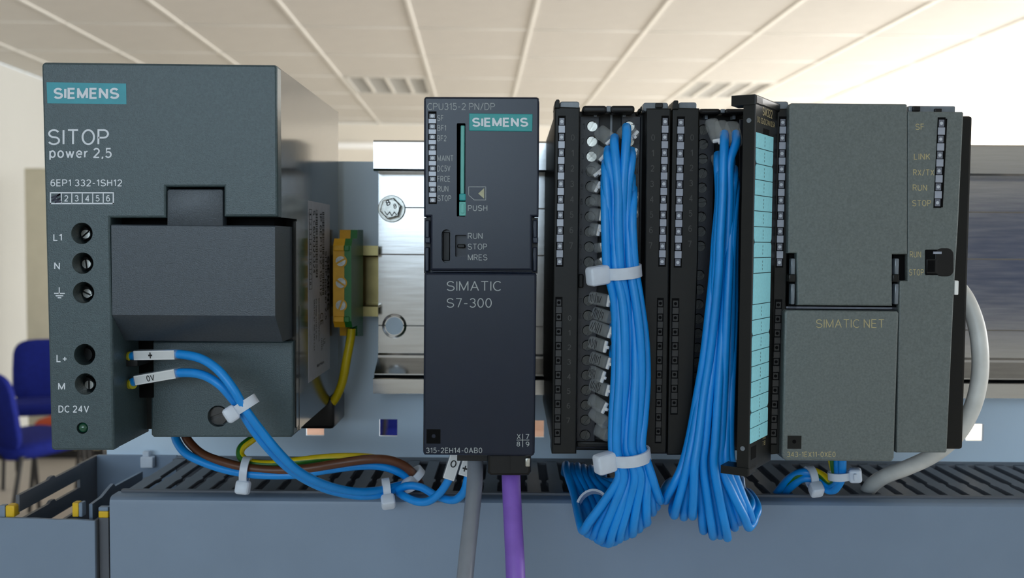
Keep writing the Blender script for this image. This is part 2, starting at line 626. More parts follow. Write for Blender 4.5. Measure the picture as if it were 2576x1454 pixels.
def text3(s, O, Uv, Vv, mat, parent, bold=0.14, name='lettering'):
    """lettering stretched over the parallelogram O, O+Uv, O+Vv (mm)"""
    me = glyphs(s, bold)
    xs = [v.co.x for v in me.vertices]
    ys = [v.co.y for v in me.vertices]
    x0, x1, y0, y1 = min(xs), max(xs), min(ys), max(ys)
    nat = (x1 - x0) / (y1 - y0) * Vv.length
    if Uv.length > nat * 1.35:     # do not stretch a narrow character into a block
        k_ = nat * 1.1 / Uv.length
        O = O + Uv * (1 - k_) / 2
        Uv = Uv * k_
    c = O + Uv * 0.5 + Vv * 0.5
    nn = Uv.cross(Vv).normalized()
    for v in me.vertices:
        v.co = (O + nn * (v.co.z * 0.008) + Uv * ((v.co.x - x0) / (x1 - x0)) + Vv * ((v.co.y - y0) / (y1 - y0)) - c) * 0.001
    me.materials.clear()
    me.materials.append(mat)
    me.name = name
    return link(name, me, c, parent)


def text(s, x0, y0, x1, y1, Y, mat, parent, bold=0.14):
    """lettering filling the pixel box (x0, y0)-(x1, y1), printed on plane Y"""
    Y = Y - 0.06
    O = U(x0, y1, Y)
    return text3(s, O, U(x1, y1, Y) - O, U(x0, y0, Y) - O, mat, parent, bold)


def rounded(x0, y0, x1, y1, r, n=4):
    """rounded pixel rectangle, list of pixel points"""
    out = []
    for cx, cy, a in ((x1 - r, y0 + r, -90), (x1 - r, y1 - r, 0), (x0 + r, y1 - r, 90), (x0 + r, y0 + r, 180)):
        for i in range(n + 1):
            t = radians(a + 90 * i / n)
            out.append((cx + r * cos(t), cy + r * sin(t)))
    return out


def circ(px, py, r, n=28):
    return [(px + r * cos(2 * pi * i / n), py + r * sin(2 * pi * i / n)) for i in range(n)]


def ppoly(name, pts, Y, depth, mat, parent, bev=0.4, holes=(), hole_depth=None):
    b = B().prism(L(pts, Y), Y, Y + depth, bev, [L(h, Y) for h in holes], hole_depth)
    return b.done(name, mat, parent, ang=20)


def stroke(name, pts, width_px, Y, mat, parent):
    """thin printed line through pixel points"""
    b = B()
    for a, c in zip(pts, pts[1:]):
        dx, dy = c[0] - a[0], c[1] - a[1]
        l = math.hypot(dx, dy) or 1
        nx, ny = -dy / l * width_px / 2, dx / l * width_px / 2
        ex, ey = dx / l * width_px * .4, dy / l * width_px * .4
        q = [(a[0] + nx - ex, a[1] + ny - ey), (a[0] - nx - ex, a[1] - ny - ey), (c[0] - nx + ex, c[1] - ny + ey), (c[0] + nx + ex, c[1] + ny + ey)]
        b.bm.faces.new([b.bm.verts.new(U(x, y, Y - 0.06)) for x, y in q])
    return b.done(name, mat, parent)


def led_strip(parent, x0, y0, x1, y1, Y, n, first_dot=True, dark=False, lean=0.0, dots=True):
    """a recessed column of light guides; lean = pixel shift of the lower end"""
    a = [(x0 - 2, y0 - 5), (x1 + 2, y0 - 5), (x1 + 2 + lean, y1 + 3), (x0 - 2 + lean, y1 + 3)]
    st = ppoly('led_strip', a, Y - 0.05, 0.6, m_dark, parent, bev=0)
    h = (y1 - y0) / n
    for i in range(n):
        t = (i + .5) / n
        dx = lean * t
        isdot = (i % 2 == 0) == first_dot
        ym = y0 + h * (i + .5)
        xa, xb = (x0 + .6, x1 - .6) if isdot else (x0 - .8, x1 + .8)
        ra = rect(xa + dx, y0 + h * i + .6, xb + dx, y0 + h * (i + 1) - .6, Y)
        yy = -0.10 if isdot else -0.45
        sbox('light_window', ra[0], ra[1], Y + yy, Y + 0.2, ra[2], ra[3], m_lensk if dark else m_lensd if isdot else m_lens, st, bev=0.12)
        if isdot and dots:
            key = ('dot', round(h, 1), dark)
            c = U((x0 + x1) / 2 + dx, ym, Y - 0.16)
            if key not in _cache:
                o = B().cyl(c, c + Vector((0, .3, 0)), 4.2 * 345 / F, n=10).done('led', m_dark if dark else m_led, st)
                _cache[key] = o.data
            else:
                link('led', _cache[key], c + Vector((0, .15, 0)), st)
    return st


def tie(label, px, py, Y, rx, ry, hgt, axis, head_dir, head=(5.2, 4.6, 4.2), tail=0.0, head_at=None, mat=None, side=1.0):
    """cable tie: a flat band round a bundle and its square head. axis = bundle direction,
    head_dir = direction of the band's long half axis towards the head"""
    c = U(px, py, Y)
    t = thing('cable_tie', label, 'cable tie', c)
    A = Vector(axis).normalized()
    u = Vector(head_dir)
    u = (u - A * u.dot(A)).normalized()
    w = A.cross(u).normalized()
    b = B()
    n = 32
    th = 0.9
    loops = []
    for i in range(n):
        a = 2 * pi * i / n
        d = u * cos(a) * rx + w * sin(a) * ry
        dn = (u * cos(a) / rx + w * sin(a) / ry).normalized()
        q = c + d
        loops.append([q - A * hgt / 2, q + A * hgt / 2, q + A * hgt / 2 + dn * th, q - A * hgt / 2 + dn * th])
    vs_ = [[b.bm.verts.new(p) for p in lp] for lp in loops]
    for i in range(n):
        a, d = vs_[i], vs_[(i + 1) % n]
        for k in range(4):
            b.bm.faces.new((a[k], a[(k + 1) % 4], d[(k + 1) % 4], d[k]))
    b.done('band', mat or m_nylon, t)
    ang = radians(head_at) if head_at is not None else 0.0
    hd = (u * cos(ang) * (rx + head[0] * 0.45) + w * sin(ang) * (ry + head[0] * 0.45))
    hu = hd.normalized()
    hw = A.cross(hu)
    hb = B().obox(c + hd, hu, hw, A, head[0], head[1], head[2], bev=1.3, seg=3)
    hb.done('head', mat or m_nylon, t)
    if tail:
        B().obox(c + hd + hw * side * (head[1] / 2 + tail / 2 - .3), hu, hw, A, 1.1, tail, hgt * 0.9, bev=0.2).done('tail', mat or m_nylon, t)
    return t

# ------------------------------------------------------------------ the room


def rbox(name, a0, a1, b0, b1, z0, z1, mat, parent=None, bev=0.0):
    """box in room metres"""
    key = ('room', round(a1 - a0, 3), round(b1 - b0, 3), round(z1 - z0, 3), bev, mat.name)
    if key not in _cache:
        bb = bmesh.new()
        bmesh.ops.create_cube(bb, size=1.0, matrix=Matrix.Diagonal((a1 - a0, b1 - b0, z1 - z0, 1)))
        if bev:
            bmesh.ops.bevel(bb, geom=bb.edges[:], offset=bev, segments=2, affect='EDGES', profile=0.5)
        me = bpy.data.meshes.new(name)
        bb.to_mesh(me)
        bb.free()
        me.materials.append(mat)
        if bev:
            flat_mesh(me)
        _cache[key] = me
    o = bpy.data.objects.new(name, _cache[key])
    COL.objects.link(o)
    c = room_pt((a0 + a1) / 2, (b0 + b1) / 2, (z0 + z1) / 2)
    o.rotation_euler = (0, 0, ROOM)
    o.location = c
    WLOC[o] = c * 1000
    if parent is not None:
        o.parent = parent
        o.matrix_parent_inverse = (Matrix.Translation(parent.location) @ Matrix.Rotation(parent.rotation_euler.z, 4, 'Z')).inverted()
    return o


def setting(o, label):
    o['kind'] = 'structure'
    o['label'] = label
    return o


AL, AR, BB, BF = -3.42, 6.4, -3.0, 10.6
HC = 1.45 + 1.25
setting(rbox('floor', AL, AR, BB, BF, -0.05, 0.0, m_floor), 'beige vinyl floor of the room')
setting(rbox('wall_left', AL - 0.1, AL, BB, BF, 0, HC, m_wall), 'pale cream wall beside the blue chairs')
setting(rbox('wall_far', AL, AR, BF, BF + 0.1, 0, HC, m_wallw), 'cream far wall behind the rack')


def wall_with_windows(name, label, along_b, fixed, s0, s1, wins, z0=1.15):
    """solid wall pieces round rectangular window openings; fixed is the wall's coordinate"""
    root = None
    z1 = 2.55
    cuts = [s0] + [q for w in wins for q in w] + [s1]
    spans = [(cuts[i], cuts[i + 1], i % 2 == 1) for i in range(len(cuts) - 1)]
    out = []
    for a, b, iswin in spans:
        for lo, hi in (((0, z0), (z1, HC)) if iswin else ((0, HC),)):
            if along_b:
                p = rbox(name if root is None else 'wall_piece', fixed, fixed + 0.12, a, b, lo, hi, m_wall, root)
            else:
                p = rbox(name if root is None else 'wall_piece', a, b, fixed - 0.12, fixed, lo, hi, m_wall, root)
            if root is None:
                root = setting(p, label)
    return root


RW = [(-0.9, 1.3), (1.8, 4.0), (4.5, 6.7), (7.2, 9.4)]
BW = [(-2.4, 0.1), (3.5, 5.7)]
wr = wall_with_windows('wall_right', 'cream window wall on the bright side of the room', True, AR, BB, BF,
                       RW)
wb = wall_with_windows('wall_back', 'cream window wall behind the photographer', False, BB, AL, AR,
                       BW, 1.5)
k = 1
for a, b in RW:
    fr = setting(rbox('window_%d' % k, AR + 0.02, AR + 0.08, a, b, 1.15, 1.21, m_tbar), 'white window frame in the window wall, bay %d' % k)
    for q in ((a, b, 2.49, 2.55), (a, a + 0.06, 1.15, 2.55), (b - 0.06, b, 1.15, 2.55)):
        rbox('frame_bar', AR + 0.02, AR + 0.08, q[0], q[1], q[2], q[3], m_tbar, fr)
    k += 1
for a, b in BW:
    fr = setting(rbox('window_%d' % k, a, b, BB - 0.08, BB - 0.02, 1.5, 1.56, m_tbar), 'white window frame behind the photographer, bay %d' % k)
    for q in ((a, b, 2.49, 2.55), (a, a + 0.06, 1.5, 2.55), (b - 0.06, b, 1.5, 2.55)):
        rbox('frame_bar', q[0], q[1], BB - 0.08, BB - 0.02, q[2], q[3], m_tbar, fr)
    k += 1
# unseen dark board added behind the photographer so the rail's free end mirrors it
db = rbox('added_dark_board', 1.45, 3.4, BB + 0.005, BB + 0.03, 1.12, 1.66, M('navy reflection board', (36, 62, 108), 0.8), bev=0.004)
tag(db, 'unseen dark navy added board mirrored in the free rail end', 'added board')

# suspended ceiling: each panel and each runner a piece of its own
ceil = setting(rbox('ceiling', AL, AR, BB, BF, HC + 0.06, HC + 0.12, m_tile), 'suspended ceiling of pale mineral panels in a white grid')
PA, PB, TA, TB = 0.675, 0.866, 0.298, 5.86
ia0, ia1 = math.floor((AL - TA) / PA), math.ceil((AR - TA) / PA)
jb0, jb1 = math.floor((BB - TB) / PB), math.ceil((BF - TB) / PB)
LUM = {(-2, 2), (2, 2)}
for j in range(jb0, jb1):
    for i in range(ia0, ia1):
        a0, a1 = max(AL, TA + i * PA), min(AR, TA + (i + 1) * PA)
        b0, b1 = max(BB, TB + j * PB), min(BF, TB + (j + 1) * PB)
        if a1 - a0 < 0.03 or b1 - b0 < 0.03 or (i, j) in LUM:
            continue
        rbox('ceiling_panel', a0 + 0.010, a1 - 0.010, b0 + 0.010, b1 - 0.010, HC, HC + 0.02, m_tile, ceil)
for i in range(ia0 + 1, ia1):
    rbox('ceiling_runner', TA + i * PA - 0.013, TA + i * PA + 0.013, BB, BF, HC - 0.006, HC + 0.004, m_tbar, ceil, bev=0.002)
for j in range(jb0 + 1, jb1):
    for i in range(ia0, ia1):
        a0, a1 = max(AL, TA + i * PA), min(AR, TA + (i + 1) * PA)
        if a1 - a0 > 0.05:
            rbox('cross_tee', a0 + 0.0135, a1 - 0.0135, TB + j * PB - 0.011, TB + j * PB + 0.011, HC - 0.004, HC + 0.004, m_tbar, ceil, bev=0.0015)
names = {(-2, 2): 'switched off louvred ceiling light above the rail, clear of the window glare',
         (2, 2): 'switched off louvred ceiling light near the bright windows'}
for (i, j) in LUM:
    a0, a1, b0, b1 = TA + i * PA + 0.015, TA + (i + 1) * PA - 0.015, TB + j * PB + 0.015, TB + (j + 1) * PB - 0.015
    root = bpy.data.objects.new('ceiling_light', None)
    COL.objects.link(root)
    root.location = room_pt((a0 + a1) / 2, (b0 + b1) / 2, HC)
    root.rotation_euler = (0, 0, ROOM)
    WLOC[root] = root.location * 1000
    tag(root, names[(i, j)], 'ceiling light')
    rbox('housing', a0, a1, b0, b1, HC + 0.045, HC + 0.055, m_grille, root)
    for q in ((a0, a1, b0, b0 + 0.03), (a0, a1, b1 - 0.03, b1), (a0, a0 + 0.03, b0, b1), (a1 - 0.03, a1, b0, b1)):
        rbox('frame', q[0], q[1], q[2], q[3], HC - 0.004, HC + 0.045, m_grille, root)
    for t in (1, 2, 3):
        x = a0 + (a1 - a0) * t / 4
        rbox('reflector', x - 0.012, x + 0.012, b0, b1, HC, HC + 0.04, m_tbar, root)
    for t in range(1, 12):
        y = b0 + (b1 - b0) * t / 12
        rbox('louvre', a0, a1, y - 0.004, y + 0.004, HC + 0.002, HC + 0.035, m_grille, root)
# white trunking on the far wall, its brightness put into the near white colour
zt = 1.45 + (607 - 362) / F * 10.5
tag(rbox('wall_bright_strip', -3.2, -1.06, BF - 0.07, BF, zt - 0.06, zt + 0.005, m_bright, bev=0.008),
    'long white trunking on the far wall, beside the rail end', 'bright strip')

# beige cabinet against the side wall
cz = 1.45 + (600 - 425) / F * 6.5
cr = bpy.data.objects.new('cabinet', None)
COL.objects.link(cr)
cr.location = room_pt(-2.55, 6.75, 0)
cr.rotation_euler = (0, 0, ROOM)
WLOC[cr] = cr.location * 1000
tag(cr, 'tall olive beige cabinet standing behind the power supply', 'cabinet')
rbox('body', -2.95, -2.15, 6.55, 6.95, 0.06, cz, m_cab, cr, bev=0.005)
rbox('plinth', -2.93, -2.17, 6.57, 6.93, 0.0, 0.06, m_leg, cr)
for s0, s1, hx in ((-2.94, -2.555, -2.59), (-2.545, -2.16, -2.51)):
    d = rbox('door', s0, s1, 6.53, 6.55, 0.09, cz - 0.02, m_cab, cr, bev=0.004)
    rbox('handle', hx - 0.008, hx + 0.008, 6.50, 6.53, 0.9, 1.05, m_leg, d)


# upholstered chairs
def make_chair(cloth, label, a, b, rot, group):
    root = bpy.data.objects.new('chair', None)
    COL.objects.link(root)
    root.location = room_pt(a, b, 0)
    root.rotation_euler = (0, 0, ROOM + rot)
    tag(root, label, 'chair', group)

    def put(name, key, build, mat):
        if key not in _cache:
            bb = B()
            build(bb)
            bm = bb.bm
            bmesh.ops.recalc_face_normals(bm, faces=bm.faces[:])
            for v in bm.verts:
                v.co *= 0.001
            me = bpy.data.meshes.new(name)
            bm.to_mesh(me)
            bm.free()
            me.materials.append(mat)
            flat_mesh(me, 50)
            _cache[key] = me
        o = bpy.data.objects.new(name, _cache[key])
        COL.objects.link(o)
        o.parent = root
    # faces local +y; x is its width

    def cushion(bb, w, d, t, c, tilt=0.0, round_=0.35):
        n = 26
        rings = []
        for k_, (sc, zz) in enumerate(((0.93, 0.0), (1.0, 0.25), (1.0, 0.7), (0.95, 0.92), (0.7, 1.0))):
            lp = []
            for i in range(n):
                an = 2 * pi * i / n
                ex = 0.42
                x = math.copysign(abs(cos(an)) ** ex, cos(an)) * w / 2 * sc
                y = math.copysign(abs(sin(an)) ** ex, sin(an)) * d / 2 * sc
                lp.append(Vector((x, y, zz * t)))
            rings.append(lp)
        mt = Matrix.Translation(c) @ Matrix.Rotation(tilt, 4, 'X')
        bb.loft([[mt @ p for p in lp] for lp in rings])
    put('seat', ('seat', cloth.name), lambda q: cushion(q, 460, 450, 70, Vector((0, 10, 415)), 0.03), cloth)
    put('backrest', ('backr', cloth.name), lambda q: cushion(q, 450, 390, 50, Vector((0, -232, 630)), radians(-80)), cloth)
    for sx in (-1, 1):
        put('leg', ('flegs', sx), lambda q: q.tube([(sx * 205, 190, 430), (sx * 215, 230, 2)], 11, n=8), m_leg)
        put('leg', ('blegs', sx), lambda q: q.tube([(sx * 205, -170, 430), (sx * 215, -260, 2)], 11, n=8), m_leg)
        put('side_rail', ('srail', sx), lambda q: q.tube([(sx * 205, 195, 424), (sx * 205, -175, 424)], 11, n=8), m_leg)
        put('back_post', ('bpost', sx), lambda q: q.tube(spline([(sx * 120, -120, 415), (sx * 120, -215, 425), (sx * 120, -262, 500), (sx * 120, -285, 700)]), 10, n=8), m_leg)
    return root


make_chair(m_seat, 'royal blue upholstered chair, nearer of the two beside the power supply', -2.22, 4.9, radians(-30), 'upholstered chairs')
make_chair(m_seat, 'royal blue upholstered chair behind another, its tall backrest showing', -2.58, 6.0, radians(196), 'upholstered chairs')
make_chair(m_terra, 'terracotta upholstered chair peeping out behind the power supply', -2.10, 5.42, radians(80), 'upholstered chairs')
make_chair(m_seat, 'royal blue chair glimpsed through the square hole beside the controller', -0.45, 5.35, radians(20), 'upholstered chairs')
m_salm = M('pale salmon upholstery', (232, 192, 172), 0.85, var=0.06, spec=0.2)
make_chair(m_salm, 'pale salmon chair glimpsed through the square hole below the power supply', -0.98, 5.3, radians(30), 'upholstered chairs')
make_chair(m_salm, 'pale salmon chair glimpsed through the square hole between controller and card', 0.32, 5.3, radians(-10), 'upholstered chairs')

# ------------------------------------------------------------------ mounting plate and its stand
YP = 138.0
pl = thing('mounting_plate', 'blue grey sheet steel mounting plate with a row of square holes', 'panel', (60, YP + 1.5, 0))
x0, x1 = U(268, 1130, YP).x, 330.0
zt_, zb_ = U(900, 406, YP).z, 600.0
holes = []
for kx in range(-2, 11):
    hx = 977 + 184.4 * kx
    hy = 1076 + 0.008 * (hx - 977)
    c = U(hx, hy, YP)
    if c.x + 5 < x1 - 3 and c.x - 5 > x0 + 3:
        holes.append([(c.x + dx, c.z + dz) for dx, dz in ((-4.4, -4.2), (4.4, -4.2), (4.4, 4.2), (-4.4, 4.2))])
B().prism([(x0, zb_), (x1, zb_), (x1, zt_), (x0, zt_)], YP, YP + 2.0, 0.3, holes).done('sheet', m_plate, pl)
for sx in (x0 + 30, x1 - 30):
    B().box(sx - 20, sx + 20, YP + 2, YP + 42, 0, 1000, 2).done('post', m_leg, pl)
    B().box(sx - 25, sx + 25, YP - 250, YP + 280, 0, 30, 3).done('foot', m_leg, pl)

# ------------------------------------------------------------------ slotted wiring ducts
YF = 55.0
zd = U(1300, 1152, YP).z         # top of the horizontal duct
xl = U(276, 1300, YF).x
xr = 330.0
du = thing('wiring_duct', 'long grey slotted wiring duct running below the modules', 'wiring duct', (80, 95, zd - 75))
FWID, FP = 6.2, 9.42


def finger_mesh():
    w, nb = FWID / 2, 0.75
    y0, y1 = 61.0, 131.0
    ym = 92.0
    lp = []
    prof = [(y0, w), (ym - 4.5, w), (ym - 2.2, w + nb), (ym + 0.6, w + nb), (ym + 2.0, w - 0.35), (y1, w - 0.35)]
    lp = [(x, y) for y, x in prof] + [(-x, y) for y, x in reversed(prof)]
    b = B()
    b.loft([[Vector((x, y, 0)) for x, y in lp], [Vector((x, y, 0.5)) for x, y in lp], [Vector((x * .93, y, 1.6)) for x, y in lp]])
    return b


proto = None
xx = xl + FWID / 2 + 1.0
while xx < xr - 4:
    if proto is None:
        b = finger_mesh()
        for v in b.bm.verts:
            v.co += Vector((xx, 0, zd - 1.6))
        proto = b.done('finger', m_ductd, du)
        ploc = WLOC[proto].copy()
        px0 = xx
    else:
        link('finger', proto.data, ploc + Vector((xx - px0, 0, 0)), du)
    xx += FP
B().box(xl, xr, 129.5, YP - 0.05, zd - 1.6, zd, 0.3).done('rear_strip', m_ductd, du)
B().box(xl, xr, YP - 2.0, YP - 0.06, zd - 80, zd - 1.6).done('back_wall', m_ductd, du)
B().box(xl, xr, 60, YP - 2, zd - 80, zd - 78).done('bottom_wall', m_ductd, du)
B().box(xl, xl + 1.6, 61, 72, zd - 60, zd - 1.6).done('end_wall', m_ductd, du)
# cover: tall front face with a rolled top lip
prof = [(55.0, zd - 130), (55.0, zd - 1.8), (55.3, zd - 0.4), (56.2, zd + 0.5), (57.4, zd + 0.9), (64.2, zd + 0.9), (64.8, zd + 0.5), (64.8, zd - 0.1), (58.0, zd - 0.2), (57.0, zd - 1.4), (57.0, zd - 130)]
cv = B()
cv.loft([[Vector((xl, y, z)) for y, z in prof], [Vector((xr, y, z)) for y, z in prof]])
cv.done('cover', m_duct, du, ang=30)
B().box(xl + 1.5, xr, 62.6, 65.2, zd + 0.6, zd + 2.0, 0.5).done('lip', m_ductd, du)

vd = thing('wiring_duct', 'short upright wiring duct with a cut off top and yellow finger tips', 'wiring duct', (-187, 95, zd - 130))
xa, xb = U(-14, 1380, YF).x, U(239, 1380, YF).x
zc = U(120, 1308, YF).z
pts = [(xa, zd - 130), (xb, zd - 130), (xb, zc - 0.3), (xb - 3, zc - 0.1), (xb - 8, zc + 0.25), (xb - 16, zc + 0.1), (xb - 24, zc + 0.5), (xb - 31, zc + 0.6), (xa, zc + 0.8)]
B().prism(pts, YF, YF + 1.6, 0.25).done('cover', m_duct, vd)
B().box(xb - 1.4, xb, YF + 1.6, YF + 10, zd - 130, zc - 0.6).done('cover_flange', m_ductd, vd)
xw = -204.2
zfin = zd
for kf in range(5):
    z1 = zfin - kf * 10.6
    # finger with a thumb nub halfway
    prof = [(60.0, z1 - 7.0), (60.0, z1), (86, z1), (88, z1 + 0.9), (91, z1 + 0.9), (92.5, z1 - 0.4), (117, z1 - 0.4), (117, z1 - 7.0)]
    bb = B()
    bb.loft([[Vector((xw, y, z)) for y, z in prof], [Vector((xw + 1.5, y, z)) for y, z in prof]])
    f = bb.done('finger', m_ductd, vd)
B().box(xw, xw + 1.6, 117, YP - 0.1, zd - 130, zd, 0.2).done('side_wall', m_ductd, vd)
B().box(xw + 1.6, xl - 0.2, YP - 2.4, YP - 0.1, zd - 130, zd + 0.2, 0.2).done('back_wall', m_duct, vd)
xw2 = U(212, 1285, 62).x
for kf in range(4):
    z1 = U(212, 1268, 62).z - kf * 10.6 + (0.0)
    prof = [(62.0, z1 - 7.0), (62.0, z1), (72, z1 + 0.4), (80, z1 + 2.4), (84, z1 + 3.2), (86, z1 + 1.6), (118, z1 + 0.6), (118, z1 - 6.0)]
    bb = B()
    bb.loft([[Vector((xw2 + 2.0, y, z)) for y, z in prof], [Vector((xw2 + 3.4, y, z)) for y, z in prof]])
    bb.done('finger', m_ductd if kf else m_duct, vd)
# yellow tipped finger ends and the corner post
for (a, b, c, d, yy, w0) in ((-3, 1272, 36, 1302, 56.5, 0.26), (181, 1265, 207, 1301, 58.0, 0.34), (247, 1276, 272, 1303, 58.5, None)):
    e = rect(a, b, c, d, yy)
    if w0 is None:
        h = (e[3] - e[2])
        B().box(e[0], e[1], yy, yy + 3, e[2], e[2] + h * 0.62, 0.4).done('finger_tip', m_yellow, vd)
        B().box(e[0], e[1], yy, yy + 3, e[2] + h * 0.62, e[3], 0.4).done('finger_tip_edge', m_duct, vd)
        B().box(e[0] + 0.3, e[1], yy + 0.2, yy + 2.6, zd - 130, e[2]).done('corner_post', m_ductd, vd)
    else:
        w = (e[1] - e[0])
        if a < 0:
            B().box(e[0], e[0] + w * 0.40, yy, yy + 3, e[2], e[3], 0.4).done('finger_tip_edge', m_duct, vd)
            B().box(e[0] + w * 0.40, e[1], yy, yy + 5, e[2], e[3], 0.7).done('finger_tip', m_yellow, vd)
        else:
            B().box(e[0], e[0] + w * 0.62, yy, yy + 4, e[2], e[3], 0.5).done('finger_tip', m_yellow, vd)
            B().box(e[0] + w * 0.62, e[1], yy, yy + 4, e[2], e[3], 0.5).done('finger_tip_edge', m_duct, vd)
cl = thing('plastic_clip', 'small white plastic clip stuck behind the upright duct', 'clip', U(368, 1170, YP - 4))
pbox('body', 352, 1150, 384, 1178, YP - 7, 4, m_nylon, cl, bev=0.6)
pbox('strap', 358, 1136, 374, 1152, YP - 6, 3, m_nylon, cl, bev=0.3)

# ------------------------------------------------------------------ profile rail, bolt, DIN rail
YR, YH = 130.0, 112.0
ra = thing('profile_rail', 'wide aluminium profile rail carrying the modules', 'rail', (118, 125, U(1000, 992, YH).z))
Z = lambda py, Y: U(1000, py, Y).z


def groove(py, d=0.5, w=0.35):
    z = Z(py, YR)
    return [(YR, z + w), (YR + d, z), (YR, z - w)]


prof = [(YP - 0.1, Z(352, YH)), (YH + 1, Z(352, YH)), (YH, Z(352, YH) - 1), (YH, Z(430, YH) + 1), (YH + 1, Z(430, YH)), (YR, Z(430, YH))]
for g in (522, 640, 819):
    prof += groove(g)
prof += [(YR, Z(888, YR)), (YR - 1.2, Z(893, YR)), (YR - 1.2, Z(899, YR)), (116, Z(940, 116)), (116, Z(941, 116) - 0.1)]
zz = Z(941, 116)
for q in range(5):
    prof += [(115.0, zz - 0.3 - q * 0.4), (116.0, zz - 0.5 - q * 0.4)]
prof += [(YH + 0.5, Z(952, YH)), (YH, Z(954, YH)), (YH, Z(990, YH)), (YH + 1, Z(992, YH)), (YP - 0.1, Z(992, YH))]
xrl = U(952, 650, YR).x
bb = B()
bb.loft([[Vector((xrl, y, z)) for y, z in prof], [Vector((330, y, z)) for y, z in prof]])
bb.done('rail_body', m_rail, ra, ang=20)
# counterbored hole
c = U(992, 820, YR)
k = (YR + 343) / F
rg = B()
n = 32
ring = lambda r, y: [Vector((c.x + r * cos(2 * pi * i / n), y, c.z + r * sin(2 * pi * i / n))) for i in range(n)]
rg.loft([ring(31 * k, YR - 0.02), ring(30 * k, YR - 0.35), ring(27 * k, YR - 0.15), ring(23 * k, YR + 0.1), ring(22 * k, YR + 0.3)], False, False)
rg.done('hole_rim', m_rail, ra)
B().cyl(c + Vector((0, -0.08, 0)), c + Vector((0, 0.2, 0)), 22.2 * k, n=28).done('hole_floor', m_plate, ra)

bo = thing('hex_bolt', 'steel hex bolt stamped 8.8 with washer, holding the rail', 'bolt', U(985, 525, YR - 6))
c = U(985, 525, YR - 1.5)
B().cyl(c, c + Vector((0, 1.5, 0)), 34 * k, n=32, bev=0.3).done('washer', m_steel, bo)
hx = B()
hr = 27.5 * k
hexa = lambda r, y: [Vector((c.x + r * cos(pi / 3 * i + .25), y, c.z + r * sin(pi / 3 * i + .25))) for i in range(6)]
hx.loft([hexa(hr * 0.9, c.y - 4.6), hexa(hr, c.y - 4.1), hexa(hr, c.y)])
hx.done('hex_head', m_steel, bo)
B().cyl(Vector((c.x, c.y - 5.0, c.z)), Vector((c.x, c.y - 4.5, c.z)), hr * 0.82, n=28, bev=0.2).done('head_face', m_steel, bo)
Yb = c.y - 5.1
sc = (YR + 343) / (Yb + 343)
O = U(974, 520, Yb)
text3('8', O, U(984, 513, Yb) - O, U(968, 507, Yb) - O, m_inkd, bo, 0.2)
O = U(990, 527, Yb)
text3('8', O, U(1000, 522, Yb) - O, U(987, 515, Yb) - O, m_inkd, bo, 0.2)
stroke('lettering', [(968, 532), (974, 541), (980, 533), (986, 543), (992, 533), (997, 540)], 2.2, Yb, m_inkd, bo)

YD = 122.0
dn = thing('din_rail', 'narrow brass coloured top hat rail behind the green terminal', 'rail', (-95, 130, U(930, 800, YD).z))
Zd = lambda py: U(930, py, YD).z
a, b = Zd(618), Zd(796)
prof = [(YD, a), (YD, a - 4.6), (YD + 0.8, a - 5.2), (YP - 2, a - 5.2), (YP - 2, b + 5.2), (YD + 0.8, b + 5.2), (YD, b + 4.6), (YD, b), (YD + 1.2, b), (YD + 1.2, b + 4.0), (YP - 0.2, b + 4.0), (YP - 0.2, a - 4.0), (YD + 1.2, a - 4.0), (YD + 1.2, a)]
bb = B()
xd1 = U(951, 700, YD).x
bb.loft([[Vector((-150, y, z)) for y, z in prof], [Vector((xd1, y, z)) for y, z in prof]])
bb.done('rail_body', m_zinc, dn, ang=20)

# ------------------------------------------------------------------ earth terminal block
YT = 88.0
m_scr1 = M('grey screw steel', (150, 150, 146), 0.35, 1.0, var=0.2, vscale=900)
tb = thing('earth_terminal', 'yellow and green earth terminal block clipped on the narrow rail', 'terminal block', U(875, 845, 100))
ZT = lambda py, Y=YT: U(860, py, Y).z
xg0, xg1, xg2 = U(838, 710, YT).x, U(866, 710, YT).x, U(884, 710, YT).x
prof = [(YT, ZT(618)), (YT, ZT(808)), (YT + 3, ZT(825)), (YT + 16, ZT(826)), (YT + 17, ZT(843, YT + 20)), (YD, ZT(845, YD)), (YD, ZT(578, YD)), (YT + 17, ZT(578, YT + 18)), (YT + 16, ZT(600)), (YT + 3, ZT(600))]
for nm, u0, u1, mt in (('yellow_half', xg0, xg1, m_amber), ('green_half', xg1 + 0.05, xg2, m_green)):
    bb = B()
    bb.loft([[Vector((u0, y, z)) for y, z in prof], [Vector((u1, y, z)) for y, z in prof]])
    bb.done(nm, mt, tb, ang=20)
for py in (624, 803):
    for nm, u0, u1, mt in (('yellow_rib', xg0 + .4, xg1, m_amber), ('green_rib', xg1, xg2 - .8, m_green)):
        z = ZT(py)
        B().box(u0, u1, YT - 1.0, YT + 1, z - 1.2, z + 1.2, 0.3).done(nm, mt, tb)
for py, an in ((657, 0.5), (712, -0.6), (768, 1.2)):
    disc('screw_well', 857, py, 16, YT - 0.4, 1.0, m_amber, tb)
    screw(857, py, 12.5, YT - 0.9, tb, ang=an, mat=m_scr1)
wire('wire', [(884, 826, 98), (882, 850, 98), (872, 905, 97), (860, 965, 98), (840, 1008, 100), (812, 1030, 104), (786, 1042, 108)], 2.0, [m_wgrn, m_wyel],
     'yellow green earth wire hanging from the green terminal block', twist=0.035, split=True)

